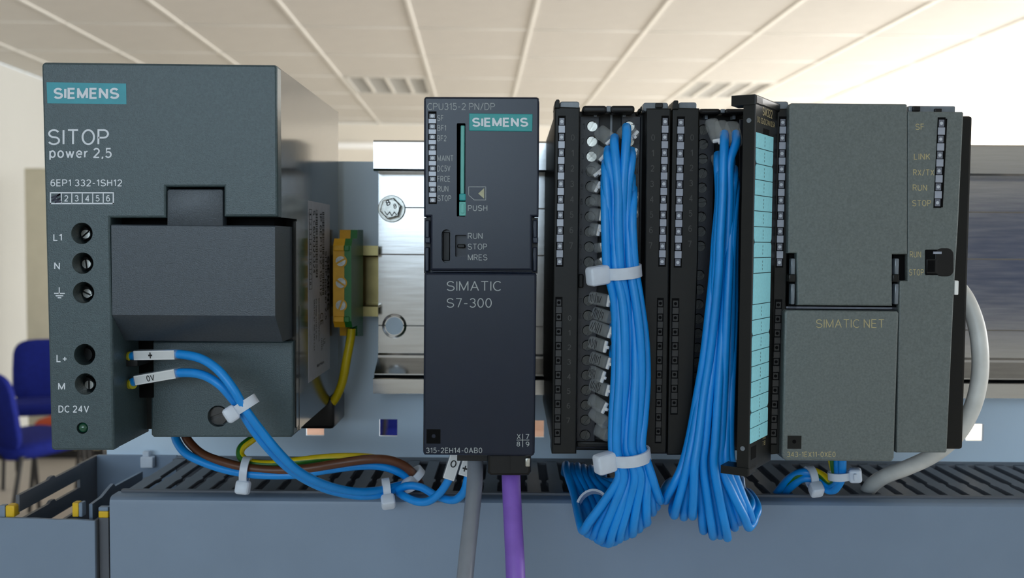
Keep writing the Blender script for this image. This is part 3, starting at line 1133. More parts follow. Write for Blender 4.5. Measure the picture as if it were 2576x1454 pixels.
# ------------------------------------------------------------------ power supply
ps = thing('power_supply', 'large charcoal power supply unit with a white printed front', 'power supply', (-121, 60, U(400, 1133, 0).z))
XS = -81.6                        # its visible side
zbt = U(300, 1133, 0).z
out = [(104, 166), (106, 160), (112, 156), (690, 163), (695, 165), (697, 170), (699, 545), (563, 545), (563, 470), (418, 470), (418, 548), (277, 548), (282, 800), (287, 1128), (283, 1133), (136, 1133), (130, 1130), (128, 1124)]
HL = [(206, 587), (208, 662), (210, 736), (213, 892), (215, 966)]
holes = [circ(x, y, 27, 26) for x, y in HL] + [circ(207, 1077, 14.5, 18)]
ppoly('front_housing', out, 0, 5.5, m_psu, ps, bev=0.8, holes=holes)
ztop = U(400, 160, 0).z
z5 = U(640, 546, 4).z
prof = [(5.0, ztop - 0.5), (5.0, z5), (31.5, z5), (31.5, zbt + 1.5), (120, zbt + 1.5), (120, ztop - 0.5)]
bb = B()
bb.loft([[Vector((-161.2, y, z)) for y, z in prof], [Vector((XS, y, z)) for y, z in prof]])
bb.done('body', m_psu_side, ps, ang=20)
clm = B().prism(L([(130, 546), (277, 546), (282, 800), (287, 1130), (131, 1130)], 0), 5.2, 33, 0, [L(circ(x, y, 27, 26), 0) for x, y in HL], 4.0)
clm.done('terminal_column', m_psu, ps)
# inner shelf behind the door tab and the step on the side
pbox('door_recess', 280, 546, 690, 575, 10, 18, m_dark, ps)
pbox('door_recess', 416, 468, 566, 548, 4.9, 2, m_dark, ps)
B().box(-90, XS + 0.25, 30, 32, zbt + 4, U(700, 548, 10).z, 0.2).done('side_step', m_psu_side, ps)
a = UX(700, 342, XS)
b = UX(707, 380, XS)
B().box(XS - 1, XS + 0.08, a.y, b.y, b.z, a.z).done('side_slot', m_dark, ps)
a = UX(742, 556, XS)
b = UX(748, 760, XS)
B().box(XS - 1, XS + 0.35, a.y, b.y + 0.6, U(742, 1080, 25).z, a.z, 0.2).done('side_rib', m_psu_side, ps)
B().box(XS - 1, XS + 0.22, a.y + 6, a.y + 9, U(742, 1085, 32).z, U(742, 770, 32).z, 0.2).done('side_rib', m_psu_side, ps)
# hinged terminal cover
cov = B()
xa, xb = U(281, 680, 0).x, U(692, 680, 0).x
z0, z1, z2 = U(480, 566, 0).z, U(480, 796, 0).z, U(480, 858, 11).z
prof = [(0.0, z0 - .4), (0.0, z1 + .4), (0.4, z1 - 0.2), (11, z2), (27, z2), (27, z0), (0.5, z0)]
cov.loft([[Vector((xa + dx, y, z)) for y, z in prof] for dx in (0, 0)][:1] + [[Vector((xb, y, z)) for y, z in prof]])
cov.prism(L([(420, 570), (420, 480), (424, 476), (557, 476), (561, 480), (561, 570)], 0), 0.0, 4.6, 0.5)
dco = cov.done('terminal_cover', m_cover, ps, ang=25)
# the lower block the wires run across, with its screw
lb = [(380, 858), (738, 858), (738, 1092), (732, 1100), (386, 1100), (380, 1094)]
ppoly('lower_block', lb, 25, 20, m_psu, ps, bev=0.7, holes=[circ(549, 1047, 27, 26)], hole_depth=4)
screw(549, 1046, 23, 27.2, ps, ang=0.35, mat=M('dark screw', (74, 74, 74), 0.3, 0.8))
pbox('terminal_bay', 288, 850, 384, 1000, 24, 10, m_dark, ps)
B().box(-112, -79.4, 98, 126, U(830, 1068, 110).z, U(830, 990, 110).z, 2.2, 3).done('rear_foot', m_black, ps)
pbox('inner_rib', 300, 905, 346, 922, 12, 14, m_black, ps, bev=0.3)
for i, (x, y) in enumerate(HL):
    disc('terminal_well', x + 3, y, 22, 8.6, 0.6, m_dark, ps)
    disc('well_rim', x + 2, y, 17, 8.0, 1.0, m_black, ps)
    if i != 3:
        screw(x + 9, y + 2, 11, 7.2, ps, ang=0.7 + i)
c = U(207, 1077, 0)
r = 13 * 343 / F
dome = B()
dome.loft([[Vector((c.x + cos(2 * pi * q / 16) * r * cos(t), 1.2 - r * 0.75 * sin(t), c.z + sin(2 * pi * q / 16) * r * cos(t))) for q in range(16)] for t in (0, .3, .6, .9, 1.2, 1.5)], True, True)
dome.done('indicator_lamp', m_glass, ps, ang=60)
# printing
Yt = 0.0
ppoly('logo_plate', [(117, 207), (317, 210), (318, 262), (119, 260)], -0.08, 0.08, m_teal, ps, bev=0)
text('SIEMENS', 135, 221, 300, 249, -0.12, m_white, ps, 0.225)
text('SITOP', 121, 325, 274, 365, Yt, m_white, ps, 0.125)
text('power 2,5', 124, 372, 281, 402, Yt, m_white, ps, 0.165)
text('6EP1 332-1SH12', 127, 451, 307, 469, Yt, m_white, ps, 0.155)
fr = [(127, 485), (285, 485), (285, 512), (127, 512), (127, 485)]
stroke('number_frame', fr, 3.2, Yt, m_white, ps)
for q in range(1, 6):
    x = 127 + 158 * q / 6 + 1
    stroke('number_divider', [(x, 486), (x, 511)], 2.6, Yt, m_white, ps)
for q in range(6):
    x = 127 + 158 * (q + .5) / 6
    text(str(q + 1), x - (3 if q == 0 else 5), 491, x + (3 if q == 0 else 5), 507, Yt, m_pgrey if q == 0 else m_white, ps, 0.16)
stroke('pen_mark', [(130, 497), (150, 489), (131, 505), (151, 499), (139, 509), (153, 507)], 4.0, Yt - 0.03, M('pen scribble', (24, 24, 52), 0.5), ps)
for s, x0_, y0_, x1_, y1_ in (('L1', 134, 588, 156, 606), ('N', 136, 660, 151, 678), ('L+', 142, 893, 168, 911), ('M', 146, 963, 164, 980), ('DC 24V', 147, 1020, 224, 1038)):
    text(s, x0_, y0_, x1_, y1_, Yt, m_white, ps, 0.165)
for q in ([(149, 724), (149, 738)], [(137, 738), (162, 738)], [(141, 744), (158, 744)], [(146, 749), (153, 749)]):
    stroke('earth_symbol', q, 2.6, Yt, m_white, ps)
# rating plate on the side
q = [UX(773, 503, XS), UX(828, 516, XS), UX(830, 929, XS), UX(777, 959, XS)]
ya, yb = (q[0].y + q[3].y) / 2, (q[1].y + q[2].y) / 2
zt1, zb1 = (q[0].z + q[1].z) / 2, (q[2].z + q[3].z) / 2
rp = B().box(XS - 0.2, XS + 0.12, ya, yb, zb1, zt1, 0.05).done('rating_plate', m_silver, ps)
rp['label'] = 'silver grey printed rating plate'
XL = XS + 0.16
wid, hei = yb - ya, zt1 - zb1


def side_text(s, v0, v1, u0, u1, mat=m_ink, bold=0.14):
    """reads downwards; u down the plate, v towards its rear edge, both 0..1"""
    text3(s, Vector((XL, ya + wid * v0, zt1 - hei * u0)), Vector((0, 0, -hei * (u1 - u0))), Vector((0, wid * (v1 - v0), 0)), mat, rp, bold)


side_text('SIEMENS', 0.86, 0.97, 0.31, 0.64, m_ink, 0.24)
side_text('SITOP power 2,5', 0.74, 0.84, 0.28, 0.69, m_ink, 0.19)
side_text('1P 6EP1332-1SH12', 0.50, 0.60, 0.055, 0.54, m_inkd, 0.16)
side_text('S  C6UN323324', 0.20, 0.30, 0.05, 0.40, m_inkd, 0.16)
side_text('INPUT 120/230V  50/60Hz  OUTPUT DC 24V/2.5A', 0.44, 0.49, 0.55, 0.80, m_inkd)
side_text('IP20  EN 60950  TA 0..60 C  DC 24V', 0.31, 0.36, 0.55, 0.78, m_inkd)
side_text('SIMATIC S7-300  24V 2,5A', 0.22, 0.27, 0.55, 0.84, m_inkd)
side_text('CE', 0.52, 0.66, 0.64, 0.71, m_ink, 0.14)
side_text('LISTED', 0.56, 0.62, 0.79, 0.86, m_inkd)
side_text('UL', 0.66, 0.76, 0.80, 0.84, m_inkd)
text3('Made in Austria', Vector((XL, ya + wid * 0.28, zt1 - hei * 0.945)), Vector((0, wid * 0.5, 0)), Vector((0, 0, hei * 0.022)), m_inkd, rp, 0.14)
for v0, v1, u0, u1 in ((0.62, 0.72, 0.05, 0.54), (0.32, 0.41, 0.045, 0.42)):
    bc = B()
    u = u0
    while u < u1:
        w = rnd.choice((0.003, 0.003, 0.006, 0.008))
        bc.bm.faces.new([bc.bm.verts.new(p) for p in ((XL, ya + wid * v0, zt1 - hei * u), (XL, ya + wid * v1, zt1 - hei * u), (XL, ya + wid * v1, zt1 - hei * (u + w)), (XL, ya + wid * v0, zt1 - hei * (u + w)))])
        u += w + rnd.choice((0.003, 0.004, 0.006))
    bc.done('barcode', m_inkd, rp)
for i in range(9):
    u = 0.045 + i * 0.055
    if i < 8:
        side_text(str(i + 1), 0.055, 0.12, u + .016, u + 0.034, m_inkd)
    bx = B()
    bx.bm.faces.new([bx.bm.verts.new(p) for p in ((XL, ya + wid * .03, zt1 - hei * u), (XL, ya + wid * .15, zt1 - hei * u), (XL, ya + wid * .15, zt1 - hei * (u + .003)), (XL, ya + wid * .03, zt1 - hei * (u + .003)))])
    bx.done('box_line', m_inkd, rp)
for v in (.03, .145):
    bx = B()
    bx.bm.faces.new([bx.bm.verts.new(p) for p in ((XL, ya + wid * v, zt1 - hei * .045), (XL, ya + wid * (v + .012), zt1 - hei * .045), (XL, ya + wid * (v + .012), zt1 - hei * .488), (XL, ya + wid * v, zt1 - hei * .488))])
    bx.done('box_line', m_inkd, rp)

# ------------------------------------------------------------------ central controller
cp = thing('controller', 'narrow blue black controller module with teal memory card slot', 'controller', U(1205, 1147, 60))
xa, xb = U(1068, 680, 6).x, U(1352, 680, 6).x
B().box(xa + 0.6, xb - 1.2, 4, 129, U(1200, 1138, 4).z, U(1200, 250, 4).z, 0.8).done('body', m_cpu, cp)
up = [(1066, 250), (1068, 245), (1072, 243), (1350, 244), (1355, 246), (1357, 250), (1355, 545), (1338, 545), (1338, 680), (1083, 680), (1083, 545), (1066, 545)]
ppoly('upper_panel', up, 0, 6, m_cpu, cp, bev=0.7,
      holes=[rounded(1149, 310, 1171, 545, 2, 1), rounded(1145, 591, 1174, 646, 2, 1), rounded(1111, 577, 1135, 661, 11.5, 4)], hole_depth=4.5)
lo = [(1067, 690), (1071, 686), (1346, 687), (1350, 691), (1345, 1140), (1342, 1146), (1338, 1148), (1068, 1145), (1065, 1141), (1064, 1136)]
ppoly('lower_door', lo, -0.6, 8, m_cpu, cp, bev=0.8)
for x0_, x1_ in ((1067, 1082), (1339, 1353)):
    hg = pbox('hinge', x0_, 548, x1_, 688, 3.2, 3, m_black, cp)
    pbox('lug', x0_ + 1, 553, x1_ - 1, 602, 0.6, 3, m_cpu, hg, bev=0.5)
    pbox('lug', x0_ + 1, 596, x1_ + 1, 612, -0.2, 3, m_cpu, hg, bev=0.4)
    pbox('lug', x0_ + 1, 621, x1_ - 2, 684, 1.0, 3, m_cpu, hg, bev=0.5)
pbox('hinge_rod', 1086, 682, 1338, 685.5, 0.6, 3, m_cpu, cp, bev=0.15)
led_strip(cp, 1079, 285, 1096, 510, 0, 17, lean=1)
LT = [('SF', 1100, 1115, 297), ('BF1', 1100, 1122, 322), ('BF2', 1100, 1123, 348), ('MAINT', 1100, 1140, 398), ('DC5V', 1100, 1133, 424), ('FRCE', 1100, 1132, 450), ('RUN', 1101, 1128, 475), ('STOP', 1101, 1135, 499)]
for s, x0_, x1_, y in LT:
    text(s, x0_, y - 7.5, x1_, y + 7.5, 0, m_pgrey, cp)
text('CPU315-2 PN/DP', 1075, 259, 1245, 277, 0, m_pgrey, cp, 0.105)
text('PUSH', 1177, 516, 1226, 531, 0, m_pgrey, cp)
text('RUN', 1177, 586, 1214, 601, 0, m_pgrey, cp, 0.115)
text('STOP', 1177, 613, 1225, 628, 0, m_pgrey, cp, 0.115)
text('MRES', 1177, 640, 1226, 655, 0, m_pgrey, cp, 0.115)
text('SIMATIC', 1124, 707, 1260, 732, -0.6, m_pgrey, cp, 0.095)
text('S7-300', 1124, 750, 1237, 774, -0.6, m_pgrey, cp, 0.095)
text('315-2EH14-0AB0', 1072, 1126, 1213, 1140, -0.6, m_pgrey, cp)
for s, x, y in (('X', 1305, 1098), ('7', 1327, 1098), ('8', 1304, 1117), ('9', 1327, 1117)):
    text(s, x - 4.5, y - 6, x + 4.5, y + 6, -0.6, m_pgrey, cp)
stroke('lettering', [(1315, 1092), (1315, 1124)], 1.6, -0.6, m_pgrey, cp)
stroke('lettering', [(1300, 1107), (1331, 1107)], 1.6, -0.6, m_pgrey, cp)
ppoly('logo_plate', [(1180, 285), (1340, 287), (1339, 331), (1180, 329)], -0.35, 0.5, m_teal2, cp, bev=0.2)
text('SIEMENS', 1188, 296, 1329, 319, -0.36, m_white, cp, 0.225)
stroke('card_symbol', [(1179, 470), (1222, 470), (1222, 503), (1193, 503), (1179, 491), (1179, 470)], 1.4, 0, m_pgrey, cp)
tr = B()
tr.bm.faces.new([tr.bm.verts.new(U(x, y, -0.08)) for x, y in ((1203, 487), (1218, 473), (1218, 500))])
tr.done('card_symbol', M('pale khaki print', (172, 172, 142), .5), cp)
pbox('slot_floor', 1150, 311, 1170, 544, 4.0, 0.4, m_dark, cp)
mc = pbox('memory_card', 1158, 315, 1169, 490, 0.6, 3, m_mint, cp, bev=0.4)
pbox('latch', 1155, 487, 1172, 505, -0.3, 4, m_teal2, cp, bev=0.4)
pu = pbox('push_button', 1155, 507, 1172, 543, -0.3, 4, m_mint, cp, bev=0.25)
pbox('button_centre', 1159.5, 512, 1167.5, 536, -0.75, 0.8, m_mint, pu, bev=0.15)
pbox('switch_floor', 1146, 592, 1173, 645, 4.2, 0.3, m_dark, cp)
pbox('mode_switch', 1150, 614, 1170, 624, 1.5, 3, m_black, cp, bev=0.4)
gr = pbox('finger_groove', 1114, 584, 1132, 656, 3.6, 0.8, m_black, cp, bev=0.3)
ho = pbox('square_recess', 1073, 1080, 1108, 1116, -0.66, 0.5, m_dark, cp)
disc('pin', 1091, 1097, 5, -0.9, 0.4, m_cpu, ho, n=12)
pbox('lower_port', 1150, 1140, 1335, 1160, 12, 20, m_black, cp)

# ------------------------------------------------------------------ signal cards
YS = 5.0


def top_tab(x0_, y0_, x1_, y1_, parent, Y=6):
    ppoly('cover_tab', rounded(x0_, y0_, x1_, y1_ + 8, 6, 3), Y, 5, m_tab, parent, bev=0.4)


def post(x0_, y0_, x1_, y1_, parent, Y=4.0, depth=12):
    ppoly('corner_post', [(x0_, y1_), (x0_ + 1, y0_ + 6), (x0_ + 5, y0_), (x1_ - 2, y0_), (x1_, y0_ + 3), (x1_, y1_)], Y, depth, m_card, parent, bev=0.3)


def handle_bar(xa_, xb_, y0_, y1_, Y, parent):
    xm = (xa_ + xb_) / 2
    hb = ppoly('connector_handle', rounded(xa_, y0_, xm - 5, y1_, 7, 3), Y, 6, m_black, parent, bev=0.8)
    ppoly('connector_handle', rounded(xm + 5, y0_, xb_, y1_, 7, 3), Y, 6, m_black, parent, bev=0.8)
    pbox('handle_bridge', xm - 6, y0_ + 1, xm + 6, y1_ - 3, Y + 1.0, 4, m_tab, parent, bev=0.3)


# first card
s1 = thing('signal_card', 'open signal card with a tied blue bundle, beside the controller', 'signal card', U(1535, 1145, 60))
a0, a1 = U(1394, 700, YS).x, U(1682, 700, YS).x
B().box(a0 + 0.3, a1 - 0.3, 16, 126, U(1530, 1134, 16).z, U(1530, 280, 16).z, 0.8).done('body', m_card, s1)
ppoly('lamp_strip_panel', [(1396, 268), (1459, 270), (1457, 560), (1450, 1142), (1388, 1142), (1393, 600)], YS, 13, m_card, s1, bev=0.5)
ppoly('lamp_strip_panel', [(1627, 272), (1688, 272), (1683, 700), (1677, 1142), (1617, 1142), (1621, 700)], YS, 13, m_card, s1, bev=0.5)
post(1395, 250, 1408, 272, s1)
top_tab(1408, 255, 1458, 270, s1)
top_tab(1618, 258, 1681, 272, s1)
pbox('tab_slot', 1649, 259, 1668, 271, 5.0, 3, m_black, s1, bev=0.3)
for i, (x, y) in enumerate(((1600, 279), (1606, 272), (1612, 266))):
    pbox('vent_ridge', x, y, x + 8, y + 12, 14 - i * 2, 4, m_card, s1, bev=0.6)
led_strip(s1, 1406, 296, 1421, 668, YS, 19, lean=-6)
led_strip(s1, 1399, 752, 1413, 1116, YS, 20, dark=True, lean=-4)
led_strip(s1, 1666, 296, 1681, 668, YS, 19, lean=-8)
led_strip(s1, 1655, 754, 1668, 1112, YS, 20, dark=True, lean=-6)
for i in range(8):
    y = 346 + i * 38.8
    x = 1441 - i * 0.6
    text(str(i), x - 4.5, y - 8, x + 4.5, y + 8, YS, m_pdim, s1)
    x = 1643 - i * 0.9
    text(str(i), x - 4.5, y - 8, x + 4.5, y + 8, YS, m_pdim, s1)
    y = 800 + i * 36.8
    x = 1433 - i * .5
    text(str(i), x - 4.5, y - 7, x + 4.5, y + 7, YS, m_pdim, s1)
YC = 13.0
cn = ppoly('front_connector', [(1455, 290), (1506, 290), (1506, 304), (1566, 304), (1566, 290), (1627, 290), (1622, 700), (1612, 1132), (1448, 1132), (1452, 700)], YC + 8, 20, m_navy, s1, bev=0.3)
scl = []
wells = []
for i in range(20):
    y = 317 + i * 38.0 if i < 10 else 756 + (i - 10) * 37.6
    wells.append((1490 - i * .95, y, i + 1))
rw = [(1583 - i * 0.9, 317 + i * 38.0, i + 21) for i in range(9)]
lc = [(1458, 292), (1508, 292), (1497, 1128), (1449, 1128)]
rc = [(1564, 292), (1612, 292), (1602, 1128), (1556, 1128)]
ca = ppoly('terminal_row', lc, YC, 9, m_navy, s1, bev=0.3, holes=[circ(x, y, 14, 16) for x, y, _ in wells], hole_depth=3.0)
cb = ppoly('terminal_row', rc, YC, 9, m_navy, s1, bev=0.3, holes=[circ(x, y, 14, 16) for x, y, _ in rw], hole_depth=3.0)
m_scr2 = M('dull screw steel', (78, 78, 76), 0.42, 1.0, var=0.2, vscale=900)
for x, y, i in wells:
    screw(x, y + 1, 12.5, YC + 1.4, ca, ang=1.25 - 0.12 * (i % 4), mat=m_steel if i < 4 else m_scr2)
    text(str(i), x - 25 - (4 if i > 9 else 0), y - 7, x - 19 + (2 if i > 9 else 0), y + 8, YC, m_inkd, ca)
for x, y, i in rw:
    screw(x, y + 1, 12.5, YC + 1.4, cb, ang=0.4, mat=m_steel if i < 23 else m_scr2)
    text(str(i), x + 14, y - 7, x + 25, y + 8, YC, m_inkd, cb)
pbox('centre_rib', 1533, 285, 1538, 700, YC + 2, 8, m_tab, s1)
pbox('guide', 1494, 276, 1502, 294, YC - 1, 4, m_tab, s1, bev=0.2)
pbox('guide', 1567, 276, 1575, 294, YC - 1, 4, m_tab, s1, bev=0.2)
handle_bar(1466, 1597, 265, 284, 6, s1)
pbox('connector_latch', 1455, 690, 1468, 724, YC - 2, 4, m_card, s1, bev=0.4)
pbox('connector_foot', 1450, 1112, 1570, 1126, YC - 2, 6, m_black, s1, bev=0.5)

# second card with its door swung open
s2 = thing('signal_card', 'signal card whose labelled door is swung open over blue wires', 'signal card', U(1835, 1145, 60))
a0, a1 = U(1689, 700, YS).x, U(1984, 700, YS).x
B().box(a0 + 0.3, a1 - 0.5, 16, 126, U(1830, 1134, 16).z, U(1830, 284, 16).z, 0.8).done('body', m_card, s2)
ppoly('lamp_strip_panel', [(1692, 270), (1760, 272), (1757, 640), (1738, 1145), (1679, 1145), (1687, 640)], YS, 13, m_card, s2, bev=0.5)
ppoly('lamp_strip_panel', [(1948, 273), (1986, 273), (1980, 700), (1968, 1128), (1960, 1142), (1930, 1145), (1942, 700)], YS, 13, m_card, s2, bev=0.5)
post(1692, 252, 1707, 275, s2)
top_tab(1707, 257, 1753, 272, s2)
top_tab(1940, 255, 1984, 271, s2)
led_strip(s2, 1705, 298, 1721, 670, YS, 19, lean=-8)
led_strip(s2, 1692, 755, 1707, 1040, YS, 16, dark=True, lean=-4)
led_strip(s2, 1962, 298, 1977, 670, YS, 19, lean=-9)
led_strip(s2, 1951, 758, 1966, 1116, YS, 20, dark=True, lean=-14)
for i in range(8):
    y = 346 + i * 38.2
    x = 1741 - i * 0.8
    text(str(i), x - 4.5, y - 8, x + 4.5, y + 8, YS, m_pdim, s2)
ppoly('front_connector', [(1758, 300), (1948, 300), (1944, 700), (1928, 1132), (1736, 1132), (1752, 700)], YC + 8, 20, m_navy, s2, bev=0.3)
w2 = [(1770 - i * 1.0, 326 + i * 36.6, i) for i in range(20) if i != 9]
ca = ppoly('terminal_row', [(1757, 300), (1800, 300), (1790, 700), (1772, 1128), (1732, 1128), (1750, 700)], YC, 9, m_navy, s2, bev=0.3, holes=[circ(x, y, 13.5, 16) for x, y, _ in w2], hole_depth=3.0)
for x, y, i in w2:
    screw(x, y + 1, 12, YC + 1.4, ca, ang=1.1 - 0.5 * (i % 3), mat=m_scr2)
ppoly('terminal_row', [(1860, 300), (1905, 300), (1900, 700), (1888, 1128), (1845, 1128), (1855, 700)], YC, 9, m_navy, s2, bev=0.3)
handle_bar(1758, 1880, 273, 287, 8, s2)
pbox('guide', 1773, 284, 1781, 300, YC - 1, 4, m_tab, s2, bev=0.2)
pbox('guide', 1843, 284, 1851, 300, YC - 1, 4, m_tab, s2, bev=0.2)

# the open door: hinge at (92.6, 5), free edge at about (79.7, -16)
HX = Vector((U(1948, 700, YS).x, YS - 0.5, 0))
FE = Vector((U(1893, 700, -16).x - 0.0, -16, 0))
du_ = (FE - HX)
dl = du_.length
du_.normalize()
dnrm = Vector((du_.y, -du_.x, 0))
if dnrm.y > 0:
    dnrm = -dnrm                  # outward normal of the printed face
zt1, zb1 = U(1893, 244, -16).z, U(1893, 1192, -16).z


def D(s, t, z):
    """door coordinates: s from hinge to free edge (mm), t depth behind the printed face, z"""
    return HX + du_ * s - dnrm * t + Vector((0, 0, z))


dr = B()
dr.prism([(0, zb1), (dl, zb1), (dl, zt1), (0, zt1)], 0, 4.2, 0.35, xf=lambda x, y, z: D(x, y, z))
# top and bottom pull lips
dr.prism([(-1.5, zt1 - 2.2), (dl + 0.4, zt1 - 2.2), (dl + 0.4, zt1 + 0.9), (-1.5, zt1 + 0.9)], -0.3, 6.0, 0.5, xf=lambda x, y, z: D(x, y, z))
dr.prism([(dl * 0.72, zt1 - 2.4), (dl + 0.5, zt1 - 2.4), (dl + 0.5, zt1 + 0.9), (dl * 0.72, zt1 + 0.9)], -0.3, 8.2, 0.6, xf=lambda x, y, z: D(x, y, z))
dr.prism([(dl * 0.72, zb1 - 0.9), (dl + 0.5, zb1 - 0.9), (dl + 0.5, zb1 + 1.8), (dl * 0.72, zb1 + 1.8)], -0.3, 9.6, 0.6, xf=lambda x, y, z: D(x, y, z))
door = dr.done('door', m_card, s2)
for zz_ in (U(1880, 302, -16).z, U(1880, 1130, -16).z):
    b_ = B().cyl(D(dl + 0.02, 2.2, zz_), D(dl + 0.25, 2.2, zz_), 0.8, n=12)
    b_.done('pivot', m_tab, door)


def door_text(s, s0, s1, z0, z1, mat, bold=0.13):
    """s0 is the text's start, measured from the free edge"""
    O_ = D(dl - s0, -0.05, z0)
    text3(s, O_, -du_ * (s1 - s0), Vector((0, 0, z1 - z0)), mat, door, bold)


zpx = lambda py: U(1893, py, -16).z
door_text('SM322', 7.0, 17.5, zpx(284), zpx(262), m_gold)
door_text('DO 32xDC24V/0.5A', 1.8, 20.5, zpx(306), zpx(291), m_gold)
door_text('X 6', 13.0, 18.0, zpx(1124), zpx(1112), m_gold)
door_text('7 8', 13.0, 18.0, zpx(1140), zpx(1128), m_gold)
door_text('322-1BL00-0AA0', 2.0, 20.0, zpx(1183), zpx(1169), m_pdim)
pb = B()
pb.prism([(dl * .40, zpx(331)), (dl * .66, zpx(331)), (dl * .66, zpx(316)), (dl * .40, zpx(316))], -0.06, 0.3, 0, xf=lambda x, y, z: D(x, y, z))
pb.done('finger_notch', m_dark, door)
pb = B()
pb.prism([(dl * .70, zpx(1160)), (dl * .92, zpx(1160)), (dl * .92, zpx(1128)), (dl * .70, zpx(1128))], -0.06, 0.3, 0, xf=lambda x, y, z: D(x, y, z))
pb.done('square_recess', m_dark, door)
# nineteen label fields
zt2, zb2 = zpx(331), zpx(1118)
fld = 1.0 / 20.0
pos = 0.0
s_a, s_b = dl - 0.6, dl - 18.8
for i in range(19):
    h_ = fld * 2 if i == 9 else fld
    z1_ = zt2 + (zb2 - zt2) * pos - 0.12
    z0_ = zt2 + (zb2 - zt2) * (pos + h_) + 0.12
    pos += h_
    sh = (s_a - 0.2 * math.sin(i), s_b)
    pts = [(sh[1], z0_), (sh[0], z0_), (sh[0], z1_), (sh[1], z1_)]
    if i in (1, 6, 11, 16):
        pts = [(sh[1] + .9, z0_), (sh[1], z0_ + 1.0), (sh[1], z1_), (sh[0], z1_), (sh[0], z0_ + 1.0), (sh[0] - .9, z0_)]
    if i in (2, 7, 12, 17):
        pts = [(sh[1], z0_), (sh[1], z1_ - .8), (sh[1] + .7, z1_), (sh[0] - .7, z1_), (sh[0], z1_ - .8), (sh[0], z0_)]
    q = B()
    q.prism(pts, -0.25, 0.1, 0.08, xf=lambda x, y, z: D(x, y, z))
    if i != 9:
        for t in (.25, .5, .75):
            zc_ = z0_ + (z1_ - z0_) * t
            sm = dl - 9.2
            q.bm.faces.new([q.bm.verts.new(p) for p in (D(sm, -.28, zc_ - .35), D(sm - .35, -.28, zc_ - .35), D(sm - .35, -.28, zc_ + .35), D(sm, -.28, zc_ + .35))]).material_index = 1
    q.done('label_field', [m_label, m_ink], door)

# ------------------------------------------------------------------ communication module
YK = 2.0
cm = thing('communication_module', 'wide anthracite communication module at the cable end of the row', 'communication module', U(2200, 1160, 60))
B().box(U(1990, 700, 10).x, U(2432, 600, 16).x, 14, 126, U(2200, 1126, 16).z, U(2430, 293, 16).z, 1.0).done('body', m_card, cm)
ppoly('upper_panel', [(1985, 268), (1992, 259), (2279, 261), (2283, 264), (2283, 640), (2245, 640), (2245, 770), (2006, 768), (2004, 637), (1982, 637)], YK, 13, m_com, cm, bev=0.6)
ppoly('side_panel', [(2283, 280), (2422, 281), (2425, 284), (2412, 560), (2402, 720), (2383, 1134), (2380, 1139), (2256, 1139), (2256, 1100), (2263, 720), (2283, 706)], YK + 0.6, 13, m_com, cm, bev=0.6)
ppoly('lower_door', [(1974, 786), (1979, 780), (2258, 783), (2262, 788), (2250, 1152), (2246, 1160), (2240, 1162), (1978, 1159), (1970, 1154), (1967, 1146)], YK - 0.6, 12, m_com, cm, bev=0.8)
pbox('cover_tab', 2286, 266, 2404, 285, YK + 4, 6, m_tab, cm, bev=0.5)
pbox('tab_slot', 2297, 267, 2316, 280, YK + 3, 4, m_black, cm, bev=0.3)
pbox('tab_slot', 2352, 273, 2370, 282, YK + 3, 4, m_black, cm, bev=0.3)
ppoly('side_rail', [(2427, 294), (2436, 294), (2438, 298), (2436, 350), (2418, 1072), (2410, 1072)], 16, 6, m_card, cm, bev=0.4)
pbox('rail_end', 2426, 296, 2437, 322, 15, 3, m_tab, cm, bev=0.3)
led_strip(cm, 2361, 300, 2377, 520, YK + 0.6, 11, lean=-11)
stroke('strip_gap', [(2381, 300), (2370, 520)], 4.0, YK + 0.5, m_dark, cm)
for s, x0_, x1_, y in (('SF', 2303, 2324, 319), ('LINK', 2299, 2340, 394), ('RX/TX', 2297, 2350, 434), ('RUN', 2296, 2332, 472), ('STOP', 2295, 2342, 511), ('RUN', 2289, 2317, 640), ('STOP', 2287, 2324, 685)):
    text(s, x0_, y - 8, x1_, y + 8, YK + 0.6, m_gold, cm)
text('SIMATIC NET', 2053, 803, 2224, 825, YK - 0.6, m_gold, cm, 0.10)
text('343-1EX11-0XE0', 1980, 1136, 2102, 1150, YK - 0.6, m_gold, cm, 0.15)
for x0_, x1_ in ((1984, 2005), (2246, 2282)):
    hg = pbox('hinge', x0_, 638, x1_, 778, YK + 3, 6, m_dark, cm)
    w = x0_ + (6 if x0_ < 2100 else 5)
    pbox('hinge_pin', w, 650, w + 11, 692, YK + 0.8, 4, m_tab, hg, bev=0.4)
    pbox('hinge_clip', w - 6, 690, w + 12, 710, YK - 0.2, 5, m_card, hg, bev=0.5)
    pbox('hinge_pin', w, 714, w + 10, 766, YK + 0.8, 4, m_tab, hg, bev=0.4)
pbox('hinge_cover', 2262, 706, 2284, 782, YK + 0.8, 5, m_com, cm, bev=0.5)
pbox('door_gap', 1978, 772, 2256, 777, YK + 3, 1, m_lensd, cm)
sw = ppoly('mode_switch', rounded(2327, 628, 2361, 692, 2, 1), YK + 0.5, 0.8, m_dark, cm, bev=0)
ppoly('switch_frame', rounded(2331, 652, 2358, 688, 1, 1), YK + 0.1, 0.6, m_black, sw, bev=0.2)
pbox('slider', 2334, 655, 2352, 684, YK - 0.1, 0.4, m_dark, sw)
ppoly('finger_groove', rounded(2352, 624, 2400, 696, 17, 5), YK + 0.45, 0.8, m_black, cm, bev=0.3)
pbox('slider_mark', 2348, 633, 2369, 639, YK + 0.2, 0.6, m_lens, sw)
pbox('white_spacer', 2402, 706, 2412, 742, YK + 0.5, 6, m_bright, cm, bev=0.3)
ho = pbox('square_recess', 1981, 1096, 2016, 1129, YK - 0.66, 0.4, m_card, cm)
